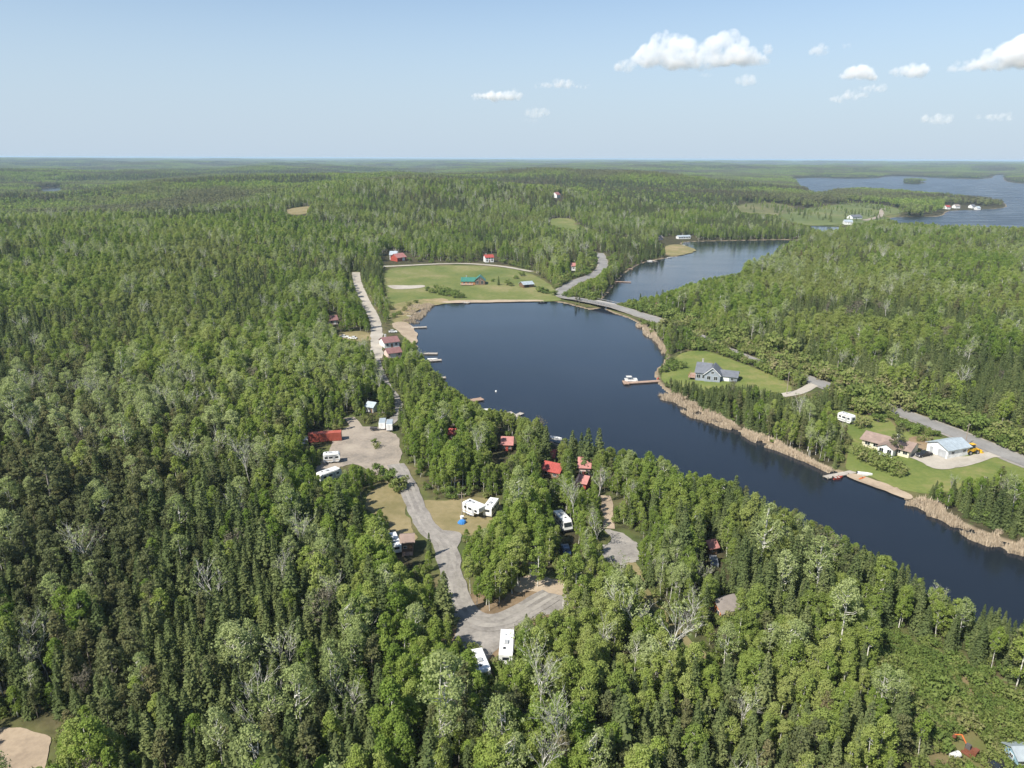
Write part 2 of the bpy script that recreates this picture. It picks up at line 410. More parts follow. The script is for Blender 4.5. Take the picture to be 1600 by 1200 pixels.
# ------------------------------------------------------------------ what the photograph shows uncovered (pixel outlines: no crown may stand in front)
VIS = {
 'lake': [(637, 497), (655, 479), (700, 474), (850, 471), (905, 481), (935, 486), (960, 491), (992, 502), (1030, 537), (1040, 553), (1030, 575), (1022, 588), (1030, 607), (1056, 624), (1100, 650),
    (1180, 688), (1290, 736), (1385, 766), (1460, 802), (1520, 832), (1600, 857), (1600, 968), (1560, 945), (1480, 926), (1420, 878), (1330, 838), (1240, 792), (1190, 768), (1140, 746), (1090, 738), (1062, 728), (1034, 700),
    (995, 693), (945, 700), (900, 683), (870, 674), (840, 655), (790, 640), (755, 636), (722, 612), (694, 594), (672, 570), (652, 540), (642, 512)],
 'upper': [(938, 471), (958, 448), (972, 432), (985, 421), (1010, 409), (1060, 401), (1084, 393), (1080, 378), (1205, 376), (1188, 392), (1166, 404), (1157, 427), (1100, 437), (1060, 450), (1030, 462), (985, 466), (960, 474)],
 'far': [(1240, 281), (1310, 280), (1420, 277), (1545, 281), (1550, 275), (1570, 275), (1570, 283), (1600, 289), (1600, 354), (1490, 350), (1400, 347), (1388, 341), (1420, 340), (1474, 338), (1478, 330), (1573, 324), (1575, 320), (1562, 309), (1450, 299), (1350, 292), (1300, 295), (1275, 301), (1255, 290)],
 'chan': [(1265, 353), (1310, 356), (1320, 358), (1280, 360)],
 'pond': [(58, 296), (100, 293), (98, 297), (66, 299)],
 'roadL': [(554, 429), (562, 429), (566, 452), (580, 478), (592, 500), (594, 520), (596, 553), (581, 553), (584, 520), (584, 502), (570, 478), (558, 452)],
 'yard': [(480, 672), (535, 674), (543, 655), (551, 653), (560, 664), (620, 660), (626, 685), (627, 722), (645, 755), (652, 770), (640, 778), (620, 735), (606, 728), (598, 738), (575, 728), (545, 722), (535, 736), (500, 750), (497, 736), (515, 726), (515, 706), (480, 690)],
 'road1': [(634, 768), (655, 768), (672, 812), (700, 834), (722, 836), (715, 852), (712, 880), (716, 905), (726, 925), (735, 944), (760, 954), (795, 943), (798, 928), (806, 903), (855, 899), (866, 906), (862, 922), (884, 936), (882, 950), (850, 957), (820, 966), (800, 987), (803, 1000), (792, 1042), (782, 1042), (782, 1006), (765, 1012), (765, 1065), (742, 1025), (726, 1008), (706, 962), (712, 940), (696, 898), (690, 866), (664, 834), (640, 815), (633, 800)],
 'grassC': [(568, 776), (600, 763), (612, 755), (628, 775), (634, 795), (630, 822), (612, 800), (572, 796)],
 'campers': [(662, 786), (700, 788), (715, 800), (716, 782), (775, 778), (777, 808), (728, 826), (714, 826), (690, 826), (672, 806)],
 'shed': [(614, 824), (656, 824), (662, 880), (640, 884), (618, 868)],
 'mh': [(864, 802), (876, 803), (890, 818), (892, 832), (878, 832), (866, 812)],
 'mh2': [(876, 842), (892, 840), (892, 870), (878, 868)],
 'out': [(824, 878), (842, 878), (842, 902), (824, 902)],
 'track': [(938, 772), (975, 775), (955, 800), (948, 815), (940, 795)],
 'gravR': [(946, 836), (955, 830), (998, 838), (992, 866), (962, 877), (944, 872)],
 'trail': [(1008, 925), (1022, 945), (1040, 978), (1060, 975), (1090, 1015), (1075, 1010), (1050, 990), (1028, 960), (1012, 962)],
 'cabR': [(1108, 848), (1120, 848), (1128, 885), (1105, 895)],
 'cabR2': [(1118, 940), (1150, 940), (1150, 954), (1124, 962)],
 'redA': [(778, 684), (806, 684), (806, 708), (780, 706)], 'redB': [(842, 708), (868, 708), (868, 730), (845, 728)], 'redC': [(845, 728), (876, 728), (876, 744), (850, 742)],
 'redD': [(901, 720), (924, 720), (924, 745), (903, 745)], 'redE': [(900, 746), (917, 746), (917, 760), (902, 758)], 'redF': [(701, 676), (710, 676), (710, 688), (701, 688)],
 'sandA': [(768, 708), (786, 706), (790, 722), (772, 722)], 'boatsh': [(858, 678), (880, 680), (880, 692), (860, 690)],
 'wtruck': [(582, 656), (616, 656), (616, 676), (582, 674)],
 'sand0': [(0, 1142), (60, 1146), (84, 1156), (76, 1176), (66, 1200), (0, 1200)],
 'field': [(602, 420), (640, 415), (730, 412), (800, 417), (832, 425), (855, 437), (868, 452), (870, 470), (760, 471), (700, 473), (655, 478), (637, 490), (628, 505), (612, 492), (608, 475), (604, 455)],
 'farm': [(600, 413), (598, 402), (606, 393), (640, 397), (648, 406), (740, 410), (755, 408), (754, 396), (776, 396), (776, 408), (832, 424), (800, 420), (700, 414)],
 'hwy1': [(858, 460), (886, 443), (905, 436), (928, 428), (940, 414), (934, 402), (944, 400), (948, 416), (934, 432), (908, 441), (890, 450), (875, 462), (934, 474), (985, 484), (1010, 490), (1025, 496), (1030, 504), (985, 492), (934, 484), (905, 474), (860, 470)],
 'hwy2': [(1044, 502), (1052, 508), (1058, 514), (1044, 508)], 'hwy3': [(1106, 534), (1114, 538), (1110, 540), (1104, 537)],
 'hwy4': [(1260, 588), (1292, 600), (1286, 610), (1250, 618), (1226, 620), (1226, 614), (1268, 603)],
 'hwy5': [(1380, 632), (1398, 638), (1450, 655), (1500, 675), (1542, 694), (1575, 706), (1570, 716), (1530, 700), (1470, 672), (1410, 650)],
 'lawnR': [(1040, 575), (1052, 560), (1068, 550), (1100, 548), (1140, 562), (1200, 585), (1240, 605), (1226, 614), (1180, 600), (1140, 598), (1104, 602), (1075, 592), (1045, 590), (1035, 600), (1030, 585)],
 'prop': [(1306, 644), (1336, 650), (1340, 664), (1386, 656), (1400, 676), (1432, 684), (1460, 686), (1515, 692), (1528, 706), (1545, 720), (1560, 735), (1530, 745), (1470, 735), (1430, 728), (1445, 700), (1420, 706), (1342, 696), (1340, 680), (1366, 672), (1336, 668), (1312, 660)],
 'beachR': [(1285, 742), (1330, 733), (1345, 738), (1385, 758), (1424, 770), (1430, 782), (1380, 766), (1330, 747), (1290, 750)],
 'reedR': [(1045, 622), (1060, 618), (1110, 645), (1200, 690), (1290, 725), (1305, 738), (1230, 712), (1110, 656)], 'reedS': [(1418, 780), (1440, 778), (1520, 815), (1600, 848), (1600, 858), (1500, 828)],
 'houseL': [(596, 524), (628, 524), (626, 560), (600, 556)], 'houseL2': [(513, 488), (529, 488), (529, 510), (513, 506)], 'vanL': [(526, 519), (562, 517), (574, 524), (568, 532), (530, 532)],
 'slabshore': [(604, 502), (640, 500), (652, 520), (650, 535), (628, 526), (604, 520)],
 'tan1': [(448, 326), (484, 322), (478, 334), (462, 338), (448, 333)], 'tan2': [(860, 342), (890, 341), (906, 354), (900, 360), (860, 352)],
 'golf': [(1210, 334), (1260, 330), (1300, 320), (1350, 318), (1410, 328), (1395, 341), (1340, 348), (1310, 352), (1260, 352), (1230, 345)],
 'marsh': [(1150, 322), (1200, 318), (1240, 322), (1230, 336), (1160, 332)],
 'point': [(1044, 388), (1066, 384), (1082, 392), (1050, 400)], 'longb': [(1030, 370), (1085, 368), (1085, 376), (1030, 380)],
 'rusty': [(1504, 1140), (1520, 1140), (1530, 1174), (1504, 1174)], 'blue': [(1589, 1176), (1600, 1176), (1600, 1198), (1589, 1198)], 'whitebit': [(1485, 1176), (1497, 1176), (1497, 1184), (1485, 1184)],
 'tower': [(866, 303), (880, 303), (880, 313), (866, 313)], 'pinkh': [(890, 412), (900, 412), (900, 424), (890, 424)], 'cott': [(1478, 318), (1560, 322), (1572, 322), (1572, 329), (1480, 329)],
 'brush': [(1398, 1004), (1440, 1012), (1520, 1052), (1600, 1112), (1600, 1168), (1540, 1142), (1480, 1118), (1420, 1066)],
 'cabG': [(572, 628), (586, 628), (586, 646), (572, 644)],
}
SHRUBZONE = [(1360, 990), (1388, 980), (1440, 1000), (1520, 1035), (1600, 1095), (1660, 1140), (1700, 1260), (1500, 1260), (1500, 1205), (1440, 1165), (1380, 1110), (1355, 1040)]
def pxfill(mask, pts):
    p = np.array(pts, float)
    x0, y0 = np.floor(p.min(0)).astype(int); x1, y1 = np.ceil(p.max(0)).astype(int)
    x0 = max(x0, 0); y0 = max(y0, 0); x1 = min(x1, 1599); y1 = min(y1, 1199)
    if x1 < x0 or y1 < y0: return
    gx, gy = np.meshgrid(np.arange(x0, x1 + 1) + .5, np.arange(y0, y1 + 1) + .5)
    mask[y0:y1 + 1, x0:x1 + 1] |= sdf(gx, gy, p) < 0
KEEP = np.zeros((1200, 1600), bool)
for _v in VIS.values():
    pxfill(KEEP, _v)
KEEP_LOW = np.zeros((1200, 1600), bool)
for _k, _v in VIS.items():
    if _k != 'brush': pxfill(KEEP_LOW, _v)
SHZ = np.zeros((1200, 1600), bool); pxfill(SHZ, SHRUBZONE)
def look(mask, px, py):
    i = np.clip(py.astype(int), 0, 1199); j = np.clip(px.astype(int), 0, 1599)
    ok = (py >= 0) & (py < 1200) & (px >= 0) & (px < 1600)
    return mask[i, j] & ok

# ------------------------------------------------------------------ ground outlines (world), roads and clearings
ROAD_FAR = smooth_open(G([(556, 426), (557, 436), (562, 452), (572, 474), (583, 494), (588, 505), (589, 525), (588, 555), (588, 562)]), 3)
ROAD_HID = smooth_open(G([(588, 560), (594, 580), (606, 605), (622, 625), (626, 645), (612, 660), (600, 668)]), 2)
ROAD_L = smooth_open(G([(618, 726), (624, 738), (638, 762), (650, 795), (668, 826), (692, 845), (702, 870), (705, 900), (714, 930), (724, 955), (745, 972), (775, 975), (808, 962), (840, 942), (866, 928)]), 3)
ROAD_UP = smooth_open(G([(598, 417), (640, 415), (690, 412.5), (735, 412), (790, 417), (832, 425)]), 2)
HWY = smooth_open(G([(936, 396), (941, 404), (943, 414), (938, 424), (925, 432), (905, 438), (888, 446), (874, 458), (882, 466), (905, 470.5), (934, 477), (962, 483), (990, 489), (1020, 498), (1052, 510), (1088, 525), (1130, 546), (1180, 566), (1240, 585),
    (1275, 597), (1330, 618), (1390, 639), (1450, 661), (1500, 681), (1550, 702), (1620, 730), (1720, 770), (1860, 830)]), 3)
DRIVE_R = smooth_open(G([(1218, 619), (1240, 616), (1258, 610), (1272, 601), (1280, 598)]), 2)
PROP_DRIVE = smooth_open(G([(1425, 712), (1450, 722), (1470, 729), (1500, 726), (1525, 718), (1548, 710), (1570, 712)]), 2)
LANE = smooth_open(G([(545, 653), (551, 660), (560, 670), (575, 690)]), 2)
PATH_S = smooth_open(G([(945, 775), (950, 800), (950, 832)]), 2)
TRACK = smooth_open(G([(985, 880), (1000, 915), (1020, 945), (1045, 980), (1070, 1000), (1090, 1020), (1105, 1040)]), 2)
def pg(pts, it=2): return smooth_closed(G(pts), it)
YARD = pg([(515, 706), (517, 690), (536, 674), (546, 664), (565, 667), (600, 667), (622, 682), (628, 705), (630, 735), (618, 748), (600, 745), (575, 735), (545, 725), (520, 735), (497, 760), (490, 740)])
GRAVEL_B = pg([(705, 962), (716, 990), (728, 1015), (740, 1040), (762, 1050), (775, 1020), (790, 1000), (806, 986), (845, 962), (888, 952), (900, 935), (880, 915), (850, 925), (800, 948), (765, 962), (735, 955), (718, 940)])
APRON = pg([(688, 850), (672, 826), (694, 830), (724, 832), (720, 845), (712, 862)])
BANK = pg([(806, 903), (858, 899), (882, 908), (888, 926), (868, 932), (835, 925), (800, 930)])
SANDC = pg([(-60, 1150), (40, 1138), (78, 1148), (84, 1160), (74, 1185), (66, 1215), (-60, 1240)])
GRASSC = pg([(565, 775), (600, 758), (620, 752), (632, 775), (640, 810), (655, 850), (620, 840), (600, 810), (572, 802)])
GRASSD = pg([(655, 780), (700, 784), (770, 775), (790, 800), (770, 830), (735, 840), (705, 832), (680, 826), (664, 800)])
GRAVEL_R = pg([(944, 838), (958, 828), (1000, 836), (998, 868), (970, 882), (942, 878)])
FIELD = pg([(598, 421), (640, 417), (735, 414), (800, 420), (832, 428), (856, 442), (868, 456), (880, 468), (870, 471.5), (760, 471.5), (700, 473.5), (655, 479), (637, 493), (640, 510), (625, 515), (608, 498), (606, 475), (602, 450)])
MARSH = pg([(606, 476), (650, 468), (700, 466), (705, 474), (655, 481), (638, 494), (640, 512), (626, 514), (608, 500)])
STRIP = pg([(604, 446), (640, 447), (664, 445.5), (665, 450), (640, 452), (618, 453), (606, 449)])
BEACH_N = pg([(690, 471), (720, 469), (780, 469), (850, 468.5), (852, 471.5), (780, 473), (720, 474), (690, 475)])
LAWN_R = pg([(1030, 590), (1050, 562), (1068, 550), (1100, 547), (1140, 560), (1200, 583), (1245, 606), (1226, 618), (1180, 612), (1140, 612), (1090, 612), (1045, 602)])
LAWN_P = pg([(1300, 640), (1335, 646), (1390, 654), (1405, 672), (1440, 682), (1520, 688), (1545, 700), (1600, 730), (1660, 770), (1600, 780), (1540, 765), (1500, 770), (1440, 775), (1390, 760), (1345, 740), (1312, 735), (1330, 690), (1320, 668)])
DIRT_P = pg([(1415, 688), (1435, 680), (1462, 690), (1455, 702), (1432, 706)])
DRIVE_PAD = pg([(1420, 712), (1440, 706), (1462, 712), (1510, 716), (1526, 710), (1540, 718), (1500, 730), (1468, 736), (1445, 728)])
BEACH_R = pg([(1318, 744), (1335, 740), (1360, 749), (1400, 763), (1424, 774), (1424, 784), (1385, 769), (1345, 754)])
SHORE_L = pg([(606, 505), (636, 502), (650, 516), (652, 535), (650, 550), (640, 540), (628, 522)])
TAN1 = pg([(446, 328), (480, 322), (488, 326), (474, 336), (448, 335)], 1)
TAN2 = pg([(858, 343), (890, 341), (908, 354), (930, 362), (905, 364), (860, 353)], 1)
MEADOW_N = pg([(905, 358), (960, 368), (1010, 376), (1000, 382), (940, 372), (900, 364)], 1)
GOLF = pg([(1205, 335), (1260, 329), (1300, 320), (1355, 316), (1415, 327), (1400, 341), (1350, 350), (1310, 353), (1255, 353), (1225, 346)])
GOLF_RD = smooth_open(G([(1380, 326), (1378, 332), (1376, 339), (1350, 345)]), 2)
MARSHF = pg([(1140, 322), (1200, 316), (1245, 322), (1235, 337), (1160, 334)], 1)
POINT = pg([(1040, 384), (1066, 382), (1090, 391), (1078, 396), (1050, 401), (1036, 398)], 1)
HWYC = [(FIELD, 'grass'), (LAWN_R, 'grass'), (LAWN_P, 'grass')]
CLEAR = [G([(528, 523), (556, 519), (578, 521), (580, 529), (560, 534), (536, 532)]), YARD, GRAVEL_B, APRON, BANK, SANDC, GRASSC, GRASSD, GRAVEL_R, FIELD, LAWN_R, LAWN_P, BEACH_R, SHORE_L, TAN1, TAN2, GOLF, MARSHF, POINT, MEADOW_N]
PATHS = [(ROAD_L, 4.0), (ROAD_FAR, 3.6), (ROAD_HID, 1.2), (ROAD_UP, 5), (HWY, 4.6), (DRIVE_R, 2.4), (PROP_DRIVE, 4), (TRACK, .6), (PATH_S, 1.2), (LANE, 2.5)]
def clear_d(x, y):
    d = np.full(np.shape(x), 1e9)
    for c in CLEAR:
        d = np.minimum(d, sdf(x, y, c))
    for p, w in PATHS:
        d = np.minimum(d, path_dist(x, y, p) - w)
    return d

# ------------------------------------------------------------------ terrain sheet, fine in front of the camera, coarse elsewhere
BRUSH = G([(min(a, 1680), min(b, 1230)) for a, b in SHRUBZONE])
def terrain():
    r1 = 70 * np.exp(np.arange(0, 400) * 0.0066)
    r2 = r1[-1] * np.exp(np.arange(1, 177) * 0.0268)
    rr = np.concatenate([[2.0, 20.0, 45.0], r1, r2])
    th = np.concatenate([np.linspace(-180, -50, 27)[:-1], np.linspace(-50, 50, 620), np.linspace(50, 180, 27)[1:-1]])
    th = np.radians(th)
    T, R = np.meshgrid(th, rr)
    x = R * np.sin(T); y = R * np.cos(T)
    d = water_d(x, y)
    z = H(x, y, d)
    z = np.where(R > 60, z, 4.0)
    nr, nt = R.shape
    idx = np.arange(nr * nt).reshape(nr, nt)
    a = idx[:-1, :]; b = idx[1:, :]
    q = np.stack([a, b, np.roll(b, -1, 1), np.roll(a, -1, 1)], -1).reshape(-1, 4)
    near = (R < 2200)
    cl = np.full(R.shape, 500.0)
    cl[near] = np.minimum(clear_d(x[near], y[near]), sdf(x[near], y[near], BRUSH))
    return np.stack([x, y, z], -1).reshape(-1, 3), q, np.clip(d, -50, 200).ravel(), np.clip(cl, -20, 100).ravel(), R.ravel()
def ground_mat():
    g = N('forest_floor')
    n1 = g.noise(0.35, 5); n2 = g.noise(0.05, 3)
    floor = g.ramp(n1, [(0.30, (0.030, 0.030, 0.016)), (0.55, (0.070, 0.062, 0.034)), (0.75, (0.060, 0.080, 0.026))])
    grass = g.ramp(n2, [(0.35, (0.080, 0.110, 0.032)), (0.52, (0.120, 0.130, 0.045)), (0.68, (0.200, 0.160, 0.085))])
    cl = g.attr('clearing')
    k = g.math('SMOOTHSTEP', 0, 0) if False else g.ramp(g.math('ADD', g.math('MULTIPLY', cl, -0.06), g.math('MULTIPLY', n1, 0.6)), [(0.0, (0, 0, 0)), (0.45, (1, 1, 1))])
    c = g.mix(k, floor, grass)
    sh = g.attr('shore')
    sand = g.ramp(n1, [(0.3, (0.17, 0.13, 0.085)), (0.7, (0.30, 0.24, 0.165))])
    ks = g.ramp(g.math('ADD', g.math('MULTIPLY', sh, 0.16), g.math('MULTIPLY', n2, 0.5)), [(0.42, (1, 1, 1)), (0.62, (0, 0, 0))])
    c = g.mix(ks, c, sand)
    nc = g.noise(0.012, 6, rough=0.75)
    can = g.ramp(nc, [(0.3, (0.030, 0.050, 0.022)), (0.5, (0.060, 0.095, 0.026)), (0.7, (0.085, 0.125, 0.032))])
    c = g.mix(g.attr('canopy'), c, can)
    return g.principled(c, 0.95, 0, g.bump(n1, 0.5, 0.4), 0.1)
_v, _q, _d, _c, _r = terrain()
_me = np_mesh('ground', _v, _q, ground_mat(), True)
for nm, arr in (('shore', _d), ('clearing', _c), ('canopy', ss(_r, 11500, 14000))):
    _a = _me.attributes.new(nm, 'FLOAT', 'POINT'); _a.data.foreach_set('value', arr.astype(np.float32))
ground = bpy.data.objects.new('ground', _me); COL.objects.link(ground); ground['kind'] = 'structure'

# ------------------------------------------------------------------ water sheets
def water_mat(name='lake_water', rough=0.14, chop=0.55):
    g = N(name)
    big = g.noise(0.009, 3)
    b = g.n('ShaderNodeBsdfPrincipled')
    col = g.ramp(big, [(0.35, (0.010, 0.014, 0.020)), (0.65, (0.017, 0.022, 0.030))])
    g.l(col, b.inputs['Base Color'])
    rip = g.noise(0.9, 3)
    wind = g.noise(0.02, 3)
    bm = g.n('ShaderNodeBump'); bm.inputs['Distance'].default_value = 0.10
    g.l(g.math('MULTIPLY', wind, chop), bm.inputs['Strength']); g.l(rip, bm.inputs['Height'])
    g.l(bm.outputs[0], b.inputs['Normal'])
    mp = g.n('ShaderNodeMapping'); mp.inputs['Scale'].default_value = (.010, .045, 1); mp.inputs['Rotation'].default_value = (0, 0, .5); g.l(g.pos(), mp.inputs['Vector'])
    g.l(g.math('MULTIPLY_ADD', g.noise(1.0, 3, mp.outputs[0]), rough * 1.3, rough * .35), b.inputs['Roughness'])
    b.inputs['IOR'].default_value = 1.33
    g.l(b.outputs[0], g.out.inputs['Surface'])
    return g.m
M['water'] = water_mat()
M['open_water'] = water_mat('open_lake_water', 0.30, 0.8)
def inflate(pgn, k):
    p = np.array(pgn); a = np.roll(p, 1, 0); b = np.roll(p, -1, 0)
    t = b - a; t /= np.linalg.norm(t, axis=1)[:, None] + 1e-9
    area = 0.5 * np.sum(p[:, 0] * np.roll(p[:, 1], -1) - np.roll(p[:, 0], -1) * p[:, 1])
    nrm = np.stack([t[:, 1], -t[:, 0]], 1) * (1 if area > 0 else -1)
    return p + nrm * k
def flat_sheet(name, pgn, z, mat, bigger=0.0):
    p = inflate(pgn, bigger) if bigger else pgn
    bm = bmesh.new()
    vs = [bm.verts.new((x, y, z)) for x, y in p]
    es = [bm.edges.new((vs[i], vs[(i + 1) % len(vs)])) for i in range(len(vs))]
    bmesh.ops.triangle_fill(bm, edges=es, use_beauty=True)
    bm.normal_update()
    for f in bm.faces:
        if f.normal.z < 0: f.normal_flip()
    me = bpy.data.meshes.new(name); bm.to_mesh(me); bm.free()
    me.materials.append(mat)
    o = bpy.data.objects.new(name, me); COL.objects.link(o); o['kind'] = 'structure'
    return o
for nm, w, k in (('lake_water', W1, 1.0), ('upper_lake_water', W2, 1.0), ('far_lake_water', W3, 0.0), ('channel_water', W4, 0.0), ('pond_water', W5, 0.0)):
    flat_sheet(nm, w, 0.0, M['open_water' if w is W3 else 'water'], k)

# ------------------------------------------------------------------ draped sheets: roads, yards, lawns
def drape_z(x, y, off):
    return np.maximum(H(x, y), 0.12) + off + 0.00025 * np.hypot(x, y)
def patch(name, pgn, step, off, mat, rag=0.0, rag_s=4.0):
    p = np.array(pgn)
    x0, y0 = p.min(0) - step * 2; x1, y1 = p.max(0) + step * 2
    gx, gy = np.meshgrid(np.arange(x0, x1 + step, step), np.arange(y0, y1 + step, step))
    def f(x, y):
        return sdf(x, y, p) + (rag * (fbm(x / rag_s, y / rag_s, 41, 3) - 0.5) * 2 if rag else 0)
    s = f(gx, gy)
    cs = 0.25 * (s[:-1, :-1] + s[1:, :-1] + s[1:, 1:] + s[:-1, 1:])
    keep = cs < 0
    x = gx.copy(); y = gy.copy()
    e = step * 0.25
    for _ in range(2):                                      # pull the outer vertices onto the outline
        ds = f(x, y)
        gxx = (f(x + e, y) - f(x - e, y)) / (2 * e); gyy = (f(x, y + e) - f(x, y - e)) / (2 * e)
        g2 = gxx ** 2 + gyy ** 2 + 0.2
        mv = np.abs(ds) < step * 0.75
        x = np.where(mv, x - np.clip(ds * gxx / g2, -step * .45, step * .45), x); y = np.where(mv, y - np.clip(ds * gyy / g2, -step * .45, step * .45), y)
    z = drape_z(x, y, off)
    idx = np.arange(gx.size).reshape(gx.shape)
    q = np.stack([idx[:-1, :-1], idx[:-1, 1:], idx[1:, 1:], idx[1:, :-1]], -1)[keep]
    used = np.unique(q); remap = np.full(gx.size, -1); remap[used] = np.arange(len(used))
    v = np.stack([x, y, z], -1).reshape(-1, 3)[used]
    me = np_mesh(name, v, remap[q], mat, True)
    o = bpy.data.objects.new(name, me); COL.objects.link(o); o['kind'] = 'structure'
    return o
def ribbon(name, path, width, off, mat, rag=0.0, step=2.0, nx=4, flat=None):
    p = np.array(path)
    seg = np.linalg.norm(np.diff(p, axis=0), axis=1); s = np.concatenate([[0], np.cumsum(seg)])
    t = np.arange(0, s[-1], step)
    cx = np.interp(t, s, p[:, 0]); cy = np.interp(t, s, p[:, 1])
    tx = np.gradient(cx); ty = np.gradient(cy); L = np.hypot(tx, ty) + 1e-9
    nxv, nyv = ty / L, -tx / L
    u = np.linspace(-1, 1, nx + 1)
    wl_ = width / 2 + (rag * (fbm(t / 5, t * 0 + 1.5, 8, 2) - .5) * 2 if rag else 0)
    wr_ = width / 2 + (rag * (fbm(t / 5, t * 0 + 8.5, 9, 2) - .5) * 2 if rag else 0)
    k = np.where(u[None] < 0, u[None] * np.broadcast_to(wl_, t.shape)[:, None], u[None] * np.broadcast_to(wr_, t.shape)[:, None])
    x = cx[:, None] + nxv[:, None] * k; y = cy[:, None] + nyv[:, None] * k
    z = drape_z(x, y, off)
    if flat is not None: z = flat(x, y, z)
    idx = np.arange(x.size).reshape(x.shape)
    q = np.stack([idx[:-1, :-1], idx[:-1, 1:], idx[1:, 1:], idx[1:, :-1]], -1).reshape(-1, 4)
    me = np_mesh(name, np.stack([x, y, z], -1).reshape(-1, 3), q[:, ::-1], mat, True)
    o = bpy.data.objects.new(name, me); COL.objects.link(o); o['kind'] = 'structure'
    return o
def soil(name, a, b, c, s1=0.12, s2=1.3, rough=0.95):
    g = N(name)
    n1 = g.noise(s1, 4, rough=0.6); n2 = g.noise(s2, 4)
    f = g.math('MULTIPLY_ADD', n1, 0.7, g.math('MULTIPLY', n2, 0.3))
    col = g.ramp(f, [(0.34, a), (0.5, b), (0.66, c)])
    return g.principled(col, rough, 0, g.bump(n2, 0.35, 0.08), 0.1)
M['gravel'] = soil('grey_gravel', (0.175, 0.160, 0.143), (0.262, 0.242, 0.217), (0.345, 0.315, 0.276), .22, 1.6)
M['worn'] = soil('packed_gravel', (0.205, 0.190, 0.168), (0.285, 0.264, 0.234), (0.355, 0.328, 0.290), .2)
M['yard'] = soil('tan_gravel', (0.205, 0.180, 0.150), (0.310, 0.265, 0.215), (0.370, 0.320, 0.255))
M['sand'] = soil('bare_sand', (0.26, 0.205, 0.150), (0.36, 0.285, 0.205), (0.42, 0.34, 0.25))
M['pale_road'] = soil('pale_gravel', (0.30, 0.27, 0.225), (0.38, 0.345, 0.29), (0.44, 0.40, 0.34))
M['asphalt'] = soil('worn_asphalt', (0.185, 0.178, 0.168), (0.230, 0.222, 0.210), (0.275, 0.265, 0.250))
M['lawn'] = soil('mown_grass', (0.096, 0.134, 0.034), (0.142, 0.170, 0.048), (0.225, 0.205, 0.082), 0.07, 0.7)
M['field'] = soil('hay_field', (0.094, 0.128, 0.038), (0.142, 0.162, 0.052), (0.230, 0.205, 0.098), 0.03, 0.4)
M['dry'] = soil('dry_grass', (0.150, 0.135, 0.058), (0.215, 0.180, 0.090), (0.290, 0.235, 0.130), 0.06, 0.6)
M['marsh'] = soil('marsh_grass', (0.150, 0.155, 0.058), (0.225, 0.195, 0.092), (0.320, 0.245, 0.145), 0.05, 0.4)
M['far_marsh'] = soil('far_marsh_grass', (0.075, 0.095, 0.038), (0.125, 0.130, 0.058), (0.180, 0.165, 0.085), 0.012, 0.1)
M['golf'] = soil('golf_turf', (0.085, 0.115, 0.042), (0.125, 0.150, 0.055), (0.175, 0.175, 0.085), 0.010, 0.1)
M['line'] = paint('road_paint', (0.62, 0.55, 0.30), 0.7)
M['dirt'] = soil('brown_dirt', (0.18, 0.125, 0.075), (0.25, 0.18, 0.11), (0.30, 0.23, 0.15))
M['litter'] = soil('needle_litter', (0.12, 0.085, 0.050), (0.20, 0.145, 0.090), (0.27, 0.20, 0.13), 0.2)

patch('hay_field', FIELD, 3.0, 0.06, M['field'], 2.0, 12)
patch('marsh_grass', MARSH, 2.5, 0.14, M['marsh'], 3.0, 10)
patch('beach_north', BEACH_N, 1.5, 0.16, M['sand'], 1.0, 8)
patch('gravel_strip', STRIP, 2.0, 0.20, M['pale_road'], 1.0, 9)
patch('lawn_lakeside', LAWN_R, 2.0, 0.06, M['lawn'], 1.5, 10)
patch('lawn_property', LAWN_P, 2.0, 0.06, M['lawn'], 2.0, 10)
patch('dirt_bank', DIRT_P, 1.2, 0.16, M['dirt'], 1.0, 5)
patch('drive_pad', DRIVE_PAD, 1.0, 0.22, M['pale_road'], 0.8, 5)
patch('beach_property', BEACH_R, 1.2, 0.16, M['sand'], 0.8, 5)
patch('shore_sand', SHORE_L, 1.5, 0.16, M['sand'], 1.2, 6)
patch('gravel_yard', YARD, 0.9, 0.10, M['yard'], 1.6, 6)
patch('needle_litter', inflate(GRAVEL_B, 4.5), 0.9, 0.05, M['litter'], 2.4, 5)
patch('clearing_grass', pg([(524, 522), (555, 517), (578, 519), (584, 530), (560, 537), (534, 534)]), 1.6, 0.1, M['dry'], 1.5, 8)
patch('campground_gravel', GRAVEL_B, 0.7, 0.09, M['gravel'], 1.8, 5)
patch('road_apron', APRON, 0.7, 0.12, M['gravel'], 0.8, 5)
patch('sand_bank', BANK, 0.7, 0.13, M['sand'], 1.4, 4)
patch('sand_clearing', SANDC, 0.7, 0.10, M['sand'], 1.6, 5)
patch('grass_clearing', GRASSC, 0.9, 0.06, M['dry'], 1.5, 5)
patch('campsite_grass', GRASSD, 0.9, 0.06, M['dry'], 1.5, 5)
patch('turning_gravel', GRAVEL_R, 0.8, 0.08, M['gravel'], 3.2, 7)
patch('hay_clearing', TAN1, 5, 0.1, M['dry'], 9, 40); patch('hillside_clearing', TAN2, 5, 0.1, M['field'], 9, 40); patch('hillside_meadow', MEADOW_N, 5, 0.1, M['field'], 6, 30)
patch('golf_grass', GOLF, 6, 0.1, M['golf'], 22, 90); patch('far_marsh', MARSHF, 8, 0.1, M['far_marsh'], 26, 110); patch('point_grass', POINT, 3, 0.1, M['marsh'], 3, 15)
ribbon('gravel_road', ROAD_L, 5.4, 0.17, M['gravel'], 0.7, 1.5, 6)
def offset_path(p, k):
    t = np.gradient(p, axis=0); t /= np.linalg.norm(t, axis=1)[:, None] + 1e-9
    return p + np.stack([t[:, 1], -t[:, 0]], 1) * k
